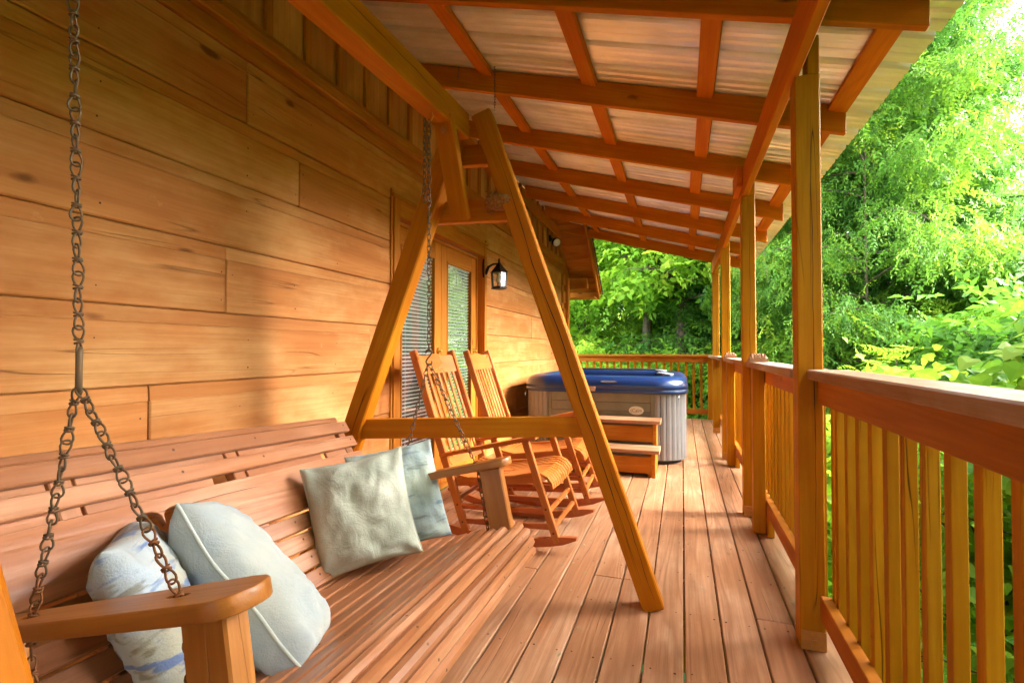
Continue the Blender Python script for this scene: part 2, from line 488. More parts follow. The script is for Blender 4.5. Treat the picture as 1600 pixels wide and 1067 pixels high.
WX = -1.86                   # porch wall plane
PITCH_B = .1445
DY0, DY1 = -6.6, 8.93
def build_deck():
    m = MB()
    for y in np.arange(DY0 + .05, DY1, .42): m.box((-1.84, y, -.235), (.53, y + .038, -.034))
    m.box((.532, DY0, -.235), (.568, DY1, -.034))
    m.box((-1.84, DY1 - .03, -.235), (.53, DY1 + .005, -.036))
    for y in (-1, 2.2, 5.6, 8.6): m.box((.35, y, -3.2), (.49, y + .14, -.24))
    me = m.mesh('deck'); deck = tag(meshobj('deck', me, M_TRIM), kind='structure')
    heads = MB()
    joints = {-6: 2.52, -5: 4.02, -2: 2.555, -3: 2.55, -1: 5.9, 2: 2.36, -8: 4.0, 3: 2.33, -7: 5.6}
    for i in range(-13, 4):
        x0, x1 = i * PITCH_B + .0033, (i + 1) * PITCH_B - .0033
        ys = [DY0] + ([joints[i]] if i in joints else []) + [DY1]
        for a, b in zip(ys[:-1], ys[1:]):
            boxb('plank', (x0, a + .002, -.032), (x1, b - .002, random.uniform(-.0012, .0006)), M_DECK, deck, axis=1, b=.004)
        for y in np.arange(DY0 + .07, DY1, .42):
            for q in (.028, PITCH_B - .028):
                if random.random() < .86:
                    cx_, cy_ = i * PITCH_B + q + random.uniform(-.006, .006), y + random.uniform(-.01, .01)
                    r = .0042 * random.uniform(.7, 1.25)
                    heads.add([(cx_ + r * cos(k * pi / 4), cy_ + r * sin(k * pi / 4), .0016) for k in range(8)], [tuple(range(8))])
    o = heads.build('screw_heads', M_NAIL, deck); o['kind'] = 'stuff'
build_deck()

# ------------------------------------------------------------------ the cabin: wall, door, eave
cabin = thing('log_cabin', 'log cabin wall with wide stained planks, glazed double door and batten gable', 'cabin', (WX, 3, 0))
def build_wall():
    rows = [-.145 + .2895 * k for k in range(10)]           # joints at .145 .. 2.46
    z_end = 2.455
    butts = {8: [(1.72, 5.9)], 7: [(2.05,)], 6: [(3.5,)], 5: [(1.62, 6.2)], 4: [(2.66,)], 3: [(1.3, 6.6)], 2: [(2.2, 5.6)], 1: [(.9, 5.0)], 0: [(3.0, 6.0)], 7.5: []}
    DY = (2.905, 4.585)                                     # door opening incl. casing
    ylo, yhi = -6.6, 7.90
    nails = MB()
    for k, z0 in enumerate(rows):
        z1 = z0 + .2895
        if z0 > 2.4: break
        lo, hi = max(z0, .0) + .001, z1 - .002
        cuts = [ylo] + [c for t_ in butts.get(k, []) for c in t_] + [yhi]
        segs = list(zip(cuts[:-1], cuts[1:]))
        out = []
        for a, b in segs:
            if z0 < 2.1:
                if b <= DY[0] or a >= DY[1]: out.append((a, b))
                else:
                    if a < DY[0]: out.append((a, DY[0]))
                    if b > DY[1]: out.append((DY[1], b))
            else: out.append((a, b))
        for a, b in out:
            # a rounded-shoulder log plank: main face plus a shallow shoulder along the top
            px = WX + random.uniform(-.004, .004)
            o = boxb('siding_board', (px - .04, a + .0015, lo), (px, b - .0015, hi - .055), M_WALL, cabin, axis=1, b=.005)
            for yy in [a + .03, b - .03] + list(np.arange(a + .4, b - .2, .61)):
                for q in (.05, .17):
                    if random.random() < .7 and lo + q < hi - .06:
                        cy_, cz_, r_ = yy + random.uniform(-.01, .01), lo + q + random.uniform(-.008, .008), random.uniform(.0025, .004)
                        nails.add([(px + .0007, cy_ + r_ * cos(t_ * pi / 4), cz_ + r_ * sin(t_ * pi / 4)) for t_ in range(8)], [tuple(range(8))])
            prof = [(px - .04, hi - .0555), (px - .0012, hi - .0555), (px - .0025, hi - .05), (px - .006, hi - .004), (px - .010, hi), (px - .04, hi)]
            m = MB(); n = len(prof); v = []
            for yy in (a + .0015, b - .0015): v += [(p[0], yy, p[1]) for p in prof]
            f = [(i, (i + 1) % n, n + (i + 1) % n, n + i) for i in range(n)] + [tuple(range(n))[::-1], tuple(range(n, 2 * n))]
            c = Vector((px, (a + b) / 2, hi))
            Mx = frame((0, 1, 0), (1, 0, 0), c)
            inv = Mx.inverted()
            m.add([inv @ Vector(p) for p in v], [q[::-1] for q in f])
            sh = meshobj('board_shoulder', m.mesh(), M_WALL, o, Mx)
    o = nails.build('nail_heads', M_NAIL, cabin); o['kind'] = 'stuff'
    # dark backing behind the joints
    m = MB()
    m.box((WX - .09, ylo, -.03), (WX - .042, DY[0] + .02, 2.47)); m.box((WX - .09, DY[1] - .02, -.03), (WX - .042, yhi, 2.47)); m.box((WX - .0895, DY[0] + .02, 2.09), (WX - .0425, DY[1] - .02, 2.4695))
    m.build('wall_core', M_TRIM, cabin)
    # ledge trim
    boxb('trim_board', (WX - .03, ylo, 2.462), (WX + .006, 7.92, 2.535), M_TRIM, cabin, axis=1)
    boxb('trim_board', (WX - .03, ylo, 2.5365), (WX + .042, 7.93, 2.602), M_TRIM, cabin, axis=1, b=.006)
    boxb('trim_board', (WX - .03, ylo, 2.6035), (WX + .022, 7.925, 2.64), M_TRIM, cabin, axis=1, b=.004)
    # board and batten gable
    y = -6.49
    k = 0
    while y < 7.85:
        boxb('gable_board', (WX - .03, y + .001, 2.642), (WX - .008, min(y + .2595, 7.89), 4.2), M_WALL, cabin, axis=2, b=.002)
        boxb('batten', (WX - .0078, y - .02, 2.643), (WX + .014, y + .024, 4.19), M_TRIM, cabin, axis=2, b=.003)
        y += .26
    # ledger under the rafters
    boxb('ledger', (WX + .0145, -6.6, 2.93), (WX + .052, 7.86, 3.07), M_ROOF, cabin, axis=1)
    # corner: log ends and post
    for k, z0 in enumerate(rows):
        if z0 < 2.4:
            boxb('log_end', (WX - .1, 7.905, max(z0, 0) + .045), (WX + .035, 8.06, z0 + .235), M_TRIM, cabin, b=.006)
    boxb('corner_post', (WX - .075, 8.062, -.03), (WX + .075, 8.20, 2.36), M_TRIM, cabin, b=.006)
    boxb('corner_post', (WX - .14, 7.905, -.03), (WX + .012, 8.0615, 2.7), M_TRIM, cabin, b=.004)
build_wall()

def build_door():
    y0, y1, zt = 2.905, 4.585, 2.10
    # casing
    boxb('door_casing', (WX - .05, y0, .0), (WX + .022, y0 + .075, zt + .085), M_TRIM, cabin, axis=2)
    boxb('door_casing', (WX - .05, y1 - .055, .0), (WX + .022, y1, zt + .085), M_TRIM, cabin, axis=2)
    boxb('door_casing', (WX - .05, y0 + .076, zt - .03), (WX + .02, y1 - .056, zt + .085), M_TRIM, cabin, axis=1)
    boxb('casing_strip', (WX - .002, y1 + .001, .0), (WX + .012, y1 + .02, zt + .14), M_TRIM, cabin, axis=2)
    boxb('casing_strip', (WX - .002, y0 - .02, .0), (WX + .012, y0 - .001, zt + .14), M_TRIM, cabin, axis=2)
    boxb('casing_strip', (WX - .002, y0 - .02, zt + .086), (WX + .03, y1 + .02, zt + .11), M_TRIM, cabin, axis=1)
    # jamb (recess)
    ya, yb = y0 + .0765, y1 - .0565
    boxb('door_jamb', (WX - .15, ya, .0), (WX - .051, ya + .03, zt - .032), M_TRIM, cabin, axis=2)
    boxb('door_jamb', (WX - .15, yb - .03, .0), (WX - .051, yb, zt - .032), M_TRIM, cabin, axis=2)
    boxb('door_jamb', (WX - .15, ya + .031, zt - .06), (WX - .051, yb - .031, zt - .032), M_TRIM, cabin, axis=1)
    boxb('door_sill', (WX - .15, ya + .031, .0), (WX - .02, yb - .031, .03), M_TRIM, cabin, axis=1)
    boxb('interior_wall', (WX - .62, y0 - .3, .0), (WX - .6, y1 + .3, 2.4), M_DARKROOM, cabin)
    mid = (ya + yb) / 2
    for which, (a, b) in enumerate(((ya + .032, mid - .0015), (mid + .0015, yb - .032))):
        X0, X1 = WX - .105, WX - .06
        z0, z1 = .032, zt - .062
        d = part('door', (X1, (a + b) / 2, z0), cabin)
        st = .105
        boxb('stile', (X0, a, z0), (X1, a + st, z1), M_TRIM, d, axis=2)
        boxb('stile', (X0, b - st, z0), (X1, b, z1), M_TRIM, d, axis=2)
        boxb('rail', (X0, a + st + .0005, z1 - .125), (X1 - .001, b - st - .0005, z1), M_TRIM, d, axis=1)
        boxb('rail', (X0, a + st + .0005, z0), (X1 - .001, b - st - .0005, z0 + .22), M_TRIM, d, axis=1)
        g0, g1, gz0, gz1 = a + st, b - st, z0 + .22, z1 - .125
        for q in ((g0 + .0005, g0 + .018), (g1 - .018, g1 - .0005)):
            boxb('glazing_bead', (X1 - .012, q[0], gz0 + .001), (X1 + .006, q[1], gz1 - .001), M_TRIM, d, axis=2)
        for q in ((gz0 + .0005, gz0 + .018), (gz1 - .018, gz1 - .0005)):
            boxb('glazing_bead', (X1 - .012, g0 + .019, q[0]), (X1 + .006, g1 - .019, q[1]), M_TRIM, d, axis=1)
        m = MB(); m.add([(X1 - .014, g0 + .001, gz0 + .001), (X1 - .014, g1 - .001, gz0 + .001), (X1 - .014, g1 - .001, gz1 - .001), (X1 - .014, g0 + .001, gz1 - .001)], [(0, 1, 2, 3)]); m.build('pane', M_GLASS, d)
        m = MB(); zz = gz0 + .01
        while zz < gz1 - .01:
            m.add(*(lambda y_0, y_1, z_: ([(X0 + .002, y_0, z_ - .006), (X0 + .02, y_0, z_ + .0065), (X0 + .02, y_1, z_ + .0065), (X0 + .002, y_1, z_ - .006), (X0 + .002, y_0, z_ - .0035), (X0 + .02, y_0, z_ + .009), (X0 + .02, y_1, z_ + .009), (X0 + .002, y_1, z_ - .0035)], [(3,2,1,0),(4,5,6,7),(0,1,5,4),(1,2,6,5),(2,3,7,6),(3,0,4,7)]))(g0 + .012, g1 - .012, zz)); zz += .0285
        for q in (.2, .8):
            yy = g0 + (g1 - g0) * q; m.box((X0 + .02, yy - .001, gz0), (X0 + .0215, yy + .001, gz1))
        m.box((X0 - .002, g0 + .008, gz1 - .03), (X0 + .024, g1 - .008, gz1 - .002))
        o = m.build('blind', M_BLIND, d); o['kind'] = 'stuff'
        if which == 1: hw = b - .055
        else: hw = b - .055
        for zc, kind in ((1.0, 'h'), (1.14, 'l')):
            m = MB()
            m.lathe([(.028, 0), (.028, .006), (.012, .009), (.010, .035)], 14, (X1 + .0005, hw, zc), 'x')
            if kind == 'h': m.lathe([(.010, .034), (.024, .042), (.027, .055), (.02, .068), (.002, .072)], 14, (X1, hw, zc), 'x')
            m.build('door_knob' if kind == 'h' else 'deadbolt', M_BRASS, d, smooth=True)
build_door()

def build_eave():
    # steep main roof coming down past the wall corner: soffit boards, rake, eave
    p = lambda y: 2.86 - .74 * (y - 7.8)
    y = 7.0
    ov = -1.40
    while y < 8.72:
        a, b = y, min(y + .118, 8.74)
        o = beam('soffit_board', ((WX + ov) / 2 + 0, (a + b) / 2, p((a + b) / 2)), ((WX + ov) / 2 + .001, (a + b) / 2, p((a + b) / 2)), .1, .1, M_TRIM) if False else None
        me = box_mesh(abs(ov - WX) + .15, (b - a) * math.hypot(1, .74) - .004, .02, .003, M_TRIM)
        meshobj('soffit_board', me, M_TRIM, cabin, frame((1, 0, 0), (0, .74, 1), ((WX + ov) / 2 - .075, (a + b) / 2, p((a + b) / 2))))
        y += .12
    n = Vector((0, .74, 1)).normalized()
    def rk(name, x0, x1, ya, yb, off, th, mat=M_TRIM):
        a = Vector(((x0 + x1) / 2, ya, p(ya))) + n * off; b = Vector(((x0 + x1) / 2, yb, p(yb))) + n * off
        beam(name, a, b, x1 - x0, th, mat, cabin, up=n, b=.004)
    rk('rake_board', ov + .001, ov + .04, 6.9, 8.75, -.03, .16)
    rk('rake_board', ov + .041, ov + .065, 6.9, 8.77, .03, .09)
    rk('wall_rafter', WX - .02, WX + .03, 6.9, 8.4, -.075, .12)
    rk('roof_deck', WX - 2.0, ov + .08, 6.9, 8.8, .035, .03, M_TUBDARK)
    boxb('eave_beam', (WX - .1, 8.24, 2.18), (-1.50, 8.38, 2.36), M_TRIM, cabin, b=.005)
    boxb('eave_board', (WX - .2, 8.70, p(8.74) - .12), (ov + .04, 8.74, p(8.74) + .005), M_TRIM, cabin, b=.004)
    boxb('eave_soffit', (WX - .2, 8.385, p(8.74) - .12), (ov, 8.699, p(8.74) - .10), M_TRIM, cabin, b=.003)
    boxb('gable_block', (WX + .0, 7.935, 2.80), (-1.58, 7.975, 3.02), M_TRIM, cabin, b=.005)
    boxb('gable_block', (-1.578, 7.93, 2.74), (-1.53, 7.98, 3.0), M_TRIM, cabin, b=.005)
build_eave()

# ------------------------------------------------------------------ porch roof
SL = .28
zb = lambda x: 2.40 - SL * (x - .40)              # rafter underside
RH = .146
roof = thing('porch_roof', 'shed porch roof of stained rafters under ribbed metal sheets on square posts', 'roof', (.45, 3, 0))
RY = [1.19 + .9135 * k for k in range(-8, 8)]
XT = .83
def build_roof():
    n = Vector((SL, 0, 1)).normalized()
    for i, y in enumerate(RY):
        xt = XT + random.uniform(-.01, .02)
        a = Vector((WX + .053, y + .019, zb(WX + .053) + RH / 2)); b = Vector((xt, y + .019, zb(xt) + RH / 2))
        # plumb-cut rafter, built as a sheared box
        m = MB()
        L = xt - (WX + .053)
        x0 = WX + .053
        v = []
        for x in (x0, xt):
            for yy in (y, y + .038):
                for zz in (0, RH): v.append((x, yy, zb(x) + zz))
        f = [(0, 1, 3, 2), (4, 6, 7, 5), (0, 4, 5, 1), (2, 3, 7, 6), (0, 2, 6, 4), (1, 5, 7, 3)]
        Mx = frame((1, 0, -SL), (0, -1, 0), (a + b) / 2); inv = Mx.inverted()
        m.add([inv @ Vector(p) for p in v], f)
        me = m.mesh('rafter'); bm = bmesh.new(); bm.from_mesh(me)
        bmesh.ops.recalc_face_normals(bm, faces=bm.faces)
        bmesh.ops.bevel(bm, geom=bm.edges[:], offset=.003, segments=1, affect='EDGES'); bm.to_mesh(me); bm.free()
        meshobj('rafter', me, M_ROOF, roof, Mx)
    for i, (ya, yb) in enumerate(zip(RY[:-1], RY[1:])):
        for px in (-1.215, -.525, .13, .785):
            x = px + random.uniform(-.012, .012)
            zc = zb(x) + RH - .0205
            beam('purlin', (x, ya + .039, zc), (x, yb - .001, zc), .09, .037, M_ROOF, roof, up=n, b=.003)
    # ribbed metal sheets
    xa, xb = WX - .006, .965
    pw = .9135
    y = -1.75 - 6 * pw
    k = 0
    while y < 7.95:
        prof = []
        t = 0
        w = pw + .05
        while t <= w + 1e-6:
            q = (t % .2286) / .2286
            h = 0.0
            if q < .07: h = q / .07
            elif q < .15: h = 1
            elif q < .22: h = 1 - (q - .15) / .07
            z = .036 * h
            for c in (.45, .72):
                if abs(q - c) < .06: z += .008 * (1 - abs(q - c) / .06)
            prof.append((y + t, z)); t += .2286 / 25
        v, f = [], []
        nx = 4
        for i in range(nx + 1):
            x = xa + (xb - xa) * i / nx
            for yy, z in prof: v.append((x, yy, zb(x) + RH + .003 + z + (.0025 if k % 2 else 0)))
        n_ = len(prof)
        for i in range(nx):
            for j in range(n_ - 1): f.append((i * n_ + j, i * n_ + j + 1, (i + 1) * n_ + j + 1, (i + 1) * n_ + j))
        me = bpy.data.meshes.new('roof_sheet'); me.from_pydata(v, [], f)
        o = meshobj('roof_sheet', me, M_METAL, roof)
        md = o.modifiers.new('thick', 'SOLIDIFY'); md.thickness = .0015; md.offset = 1
        y += pw; k += 1
    # posts: full section up to the beam, outer half carries on beside it
    for i, (x0, y0) in enumerate(((.422, 2.178), (.395, 3.772), (.393, 5.655), (.402, 7.44), (.42, -.9), (.42, -3.4), (.42, -6.2))):
        base = boxb('post', (x0, y0, .002), (x0 + .088, y0 + .09, 2.215), M_POST, roof, axis=2, b=.005)
        boxb('post_upper', (x0 + .045, y0 + .002, 2.2155), (x0 + .0865, y0 + .088, zb(x0 + .09) - .003), M_POST, base, axis=2, b=.004)
        boxb('base_plate', (x0 + .002, y0 - .005, .003), (x0 + .087, y0 - .0005, .075), M_PLATE, base, b=.001)
        m = MB(); m.lathe([(.013, 0), (.013, .003), (.008, .004), (.008, .012)], 6, (x0 + .045, y0 - .0055, .04), 'y')
        m.v = [(a, 2 * (y0 - .0055) - b, c) for a, b, c in m.v]; m.build('bolt', M_PLATE, base)
    # eave beam in two lengths with a scab at the splice
    for ya, yb in ((-6.6, 3.815), (3.818, 7.62)):
        boxb('eave_beam', (.402, ya, 2.2175), (.4405, yb, 2.396), M_ROOF, roof, axis=1, b=.003)
    boxb('splice_board', (.363, 3.72, 2.27), (.4015, 4.02, 2.41), M_ROOF, roof, axis=1, b=.004)
build_roof()

# ------------------------------------------------------------------ railings
def railing(label, ya, yb, cap_in, newels=(), sub_in=None, phase=.0757):
    r = thing('railing', label, 'railing', (.5, (ya + yb) / 2, 0), 'deck railings along the open side')
    boxb('cap_rail', (cap_in, ya, 1.030), (cap_in + .14, yb, 1.068), M_CAP, r, axis=1, b=.005)
    boxb('top_rail', (.488, ya + .002, .938), (.5255, yb - .002, 1.0295), M_TRIM, r, axis=1)
    boxb('bottom_rail', (.488, ya + .002, .125), (.5255, yb - .002, .214), M_TRIM, r, axis=1)
    y = ya + phase
    while y < yb - .03:
        boxb('baluster', (.526, y + random.uniform(-.002, .002), .07), (.556, y + .030, 1.028), M_POST, r, axis=2, b=.002)
        y += .1146
    if yb - y + .0846 > .06: boxb('baluster', (.526, yb - .045, .07), (.556, yb - .015, 1.028), M_POST, r, axis=2, b=.002)
    for ny in newels:
        p = boxb('newel', (.418, ny, .002), (.4875, ny + .09, 1.0295), M_POST, r, axis=2, b=.004)
        carved(p, ny)
        boxb('rail_block', (.4885, ny - .06, .003), (.525, ny + .03, .1245), M_POST, r, axis=2, b=.003)
    return r
def carved(p, ny):
    # chisel-cut newel block standing on the cap rail
    m = MB(); n = 22
    x0, x1, y0, y1, z0, z1 = .40, .505, ny - .01, ny + .095, 1.0685, 1.118
    v, f = [], []
    rnd = random.Random(3)
    for j in range(n + 1):
        for i in range(n + 1):
            a, b = i / n, j / n
            e = min(a, 1 - a, b, 1 - b)
            z = z0 + .022 + (z1 - z0 - .022) * min(1, e / .16)
            z += .006 * math.sin(a * 46 + 3 * noise.noise((a * 4, b * 9, 0))) * min(1, (e + .05) / .1) + .003 * noise.noise((a * 20, b * 20, 1))
            v.append((x0 + (x1 - x0) * a, y0 + (y1 - y0) * b, z))
    for j in range(n):
        for i in range(n): f.append((j * (n + 1) + i, j * (n + 1) + i + 1, (j + 1) * (n + 1) + i + 1, (j + 1) * (n + 1) + i))
    ring = [i for i in range(n + 1)] + [(j + 1) * (n + 1) - 1 for j in range(1, n + 1)] + [n * (n + 1) + i for i in range(n - 1, -1, -1)] + [j * (n + 1) for j in range(n - 1, 0, -1)]
    o = len(v)
    for q in ring: v.append((v[q][0], v[q][1], z0))
    for q in range(len(ring)):
        w = (q + 1) % len(ring); f.append((ring[w], ring[q], o + q, o + w))
    m.add(v, f); m.build('carved_cap', M_CAP, p)
railing('nearest railing section with weathered cap rail, in front of the first roof post', -.806, 2.176, .452, (), None, .0757 - .744 + 7 * .1146)
railing('short railing section between the first and second roof posts', 2.27, 3.77, .412, (3.445,))
railing('railing section between the second and third roof posts, beside the hot tub', 3.864, 5.652, .405, (5.35,))
railing('far railing section beyond the third roof post', 5.748, 8.80, .40)
def far_railing():
    r = thing('railing', 'railing across the far end of the deck behind the hot tub', 'railing', (-.8, 8.86, 0), 'deck railings along the open side')
    boxb('cap_rail', (-2.4, 8.80, 1.038), (-.5, 8.925, 1.076), M_TRIM, r, axis=0, b=.005)
    boxb('cap_rail', (-.498, 8.80, 1.038), (.56, 8.925, 1.076), M_TRIM, r, axis=0, b=.005)
    boxb('top_rail', (-2.4, 8.845, .945), (.40, 8.883, 1.0375), M_TRIM, r, axis=0)
    boxb('bottom_rail', (-2.4, 8.845, .085), (.40, 8.883, .172), M_TRIM, r, axis=0)
    x = -2.36
    while x < .38:
        boxb('baluster', (x, 8.8835, .07), (x + .038, 8.9215, 1.0375), M_POST, r, axis=2, b=.0025); x += .12
    boxb('newel', (.401, 8.835, .002), (.487, 8.92, 1.0375), M_POST, r, axis=2, b=.004)
far_railing()

# ------------------------------------------------------------------ swing stand (A-frame)
def build_stand():
    st = thing('swing_stand', 'timber A-frame stand carrying the porch swing, braced under its top beam', 'swing stand', (-.95, 1.2, 0))
    def A(p): return Vector(p)
    def leg(base, top): return beam('leg', base, top, .094, .09, M_STAND, st, up=(.1, -1, 0), b=.006)
    # far frame
    fy = 2.29
    leg((-.128, 2.318, .0), (-.888, 2.155, 2.252))
    leg((-1.735, 1.945, .0), (-1.005, 2.156, 2.25))
    # near frame
    leg((-.105, .222, .0), (-.90, .06, 2.25))
    leg((-1.735, -.155, .0), (-1.005, .055, 2.25))
    # top beam
    beam('top_beam', (-.972, -.12, 2.118), (-.976, 2.104, 2.184), .09, .118, M_STAND, st, b=.005)
    # low cross beams, on the camera side of the far legs
    beam('cross_beam', (-1.47, 2.015, .768), (-.41, 2.262, .796), .04, .092, M_STAND, st, up=(0, 0, 1))
    beam('cross_beam', (-1.47, -.075, .765), (-.43, .155, .795), .04, .092, M_STAND, st, up=(0, 0, 1))
    # collars on the far side
    beam('collar', (-1.06, 2.203, 2.09), (-.825, 2.238, 2.09), .04, .10, M_STAND, st)
    beam('collar', (-1.15, 2.187, 1.815), (-.735, 2.25, 1.815), .04, .105, M_STAND, st)
    beam('collar', (-1.10, .105, 2.05), (-.77, .155, 2.05), .04, .10, M_STAND, st)
    br = beam('brace', (-.965, 1.90, 2.155), (-.985, 2.125, 1.76), .088, .04, M_STAND, st, up=(0, -.9, -.45))
    m = MB(); m.lathe([(.016, 0), (.016, .003), (.010, .004), (.010, .012)], 8, (0, 0, 0))
    d = (Vector((-.985, 2.125, 1.76)) - Vector((-.965, 1.90, 2.155))).normalized()
    nn = (Vector((0, -.9, -.45)) - d * Vector((0, -.9, -.45)).dot(d)).normalized()
    meshobj('bolt', m.mesh(), M_BOLT, br, Matrix.Translation(Vector((-.967, 1.928, 2.10)) + nn * .02) @ nn.to_track_quat('Z', 'Y').to_matrix().to_4x4())
build_stand()

M_CRACK = plain('drying_crack', lin(58, 28, 10), .9, 0, .1, 40)
def crack(parent, a, b, side, nrm, seed, wd=.0028, wob=.008):
    """a long drying crack running along a timber face"""
    rnd = random.Random(seed); a, b, side, nrm = Vector(a), Vector(b), Vector(side).normalized(), Vector(nrm).normalized()
    n = 26; v, f = [], []
    off = 0
    for k in range(n + 1):
        t = k / n; off += rnd.uniform(-1, 1) * wob * .3; off *= .93
        w = wd * math.sin(pi * min(1, t * 1.06)) ** .5 * rnd.uniform(.6, 1.2) if 0 < k < n else .0003
        p = a.lerp(b, t) + side * off + nrm * .0006
        v += [p - side * w / 2, p + side * w / 2]
    for k in range(n): f.append((2 * k, 2 * k + 1, 2 * k + 3, 2 * k + 2))
    MB().add(v, f).build('crack', M_CRACK, parent)
def build_cracks():
    by = {o.name: o for o in COL.objects}
    legs = [o for o in COL.objects if o.name.split('.')[0] == 'leg']
    L0 = legs[0]; M = W[L0.name]
    R3 = M.to_3x3(); x, y, z = R3.col[0], R3.col[1], R3.col[2]
    c = M.translation; n = z * .0455
    crack(L0, c + n - x * 1.05 + y * .012, c + n + x * 1.1 - y * .015, y, z, 3, .0042, .02)
    crack(L0, c + n - x * 1.15 - y * .02, c + n - x * .45 - y * .028, y, z, 5, .0025)
    posts = [o for o in COL.objects if o.name.split('.')[0] == 'post']
    for k, p in enumerate(posts[:4]):
        t = W[p.name].translation
        crack(p, (t.x + .006, t.y - .0452, .35), (t.x + .012, t.y - .0452, 2.16), (1, 0, 0), (0, -1, 0), 20 + k, .0028, .01)
        crack(p, (t.x - .0442, t.y - .005, .6), (t.x - .0442, t.y + .012, 1.7), (0, 1, 0), (-1, 0, 0), 40 + k, .002, .008)
    tb = [o for o in COL.objects if o.name.split('.')[0] == 'top_beam'][0]
    crack(tb, (-.9268, .95, 2.165), (-.9305, 1.95, 2.185), (0, 0, 1), (1, 0, 0), 60, .003, .01)
build_cracks()

def build_nest():
    rnd = random.Random(5); m = MB()
    c = Vector((-.80, 2.175, 1.85))
    for k in range(170):
        a = rnd.uniform(0, 2 * pi); r = rnd.uniform(.01, .075); z = rnd.uniform(-.04, .045)
        p = c + Vector((r * cos(a) * 1.15, r * sin(a) * .8, z - r * .3))
        d = Vector((rnd.uniform(-1, 1), rnd.uniform(-1, 1), rnd.uniform(-.8, .6))).normalized() * rnd.uniform(.012, .03)
        m.tube([p - d, p + Vector((0, 0, .004)), p + d], [.0015, .003, .001], 4)
    v, f = [], []
    for j in range(9):
        for i in range(16):
            a = 2 * pi * i / 16; t = j / 8 * pi
            r = .066 * sin(t) * (1 + .25 * noise.noise((cos(a) * 2, sin(a) * 2, t * 2)))
            v.append(c + Vector((r * cos(a) * 1.2, r * sin(a) * .8, 
                .044 * cos(t) - .01)))
    for j in range(8):
        for i in range(16): f.append((j * 16 + i, (j + 1) * 16 + i, (j + 1) * 16 + (i + 1) % 16, j * 16 + (i + 1) % 16))
    m.add(v, f)
    tag(m.build('bird_nest', M_NEST), 'small brown fibre nest on the stand collar beneath the top beam', 'nest')
build_nest()

# ------------------------------------------------------------------ porch swing
SA = Vector((-.722, .56, .768))
SU = Vector((-.0425, 1.24, -.066)).normalized()
SV = Vector((cos(radians(14)), 0, sin(radians(14)))); SV = (SV - SU * SV.dot(SU)).normalized()
SW = SV.cross(SU); SW = SW if SW.z > 0 else -SW
S = lambda a, b, c: SA + SU * a + SV * b + SW * c
def curve_mesh(outline, holes, thick):
    cu = bpy.data.curves.new('tmp', 'CURVE'); cu.dimensions = '2D'; cu.fill_mode = 'BOTH'; cu.extrude = thick / 2; cu.bevel_depth = .003; cu.bevel_resolution = 1
    for pts in [outline] + holes:
        sp = cu.splines.new('POLY'); sp.points.add(len(pts) - 1); sp.use_cyclic_u = True
        for q, (x, y) in zip(sp.points, pts): q.co = (x, y, 0, 1)
    o = bpy.data.objects.new('tmp', cu); COL.objects.link(o)
    bpy.context.view_layer.update()
    me = bpy.data.meshes.new_from_object(o.evaluated_get(bpy.context.evaluated_depsgraph_get()))
    bpy.data.objects.remove(o); bpy.data.curves.remove(cu)
    me.materials.clear()
    return me
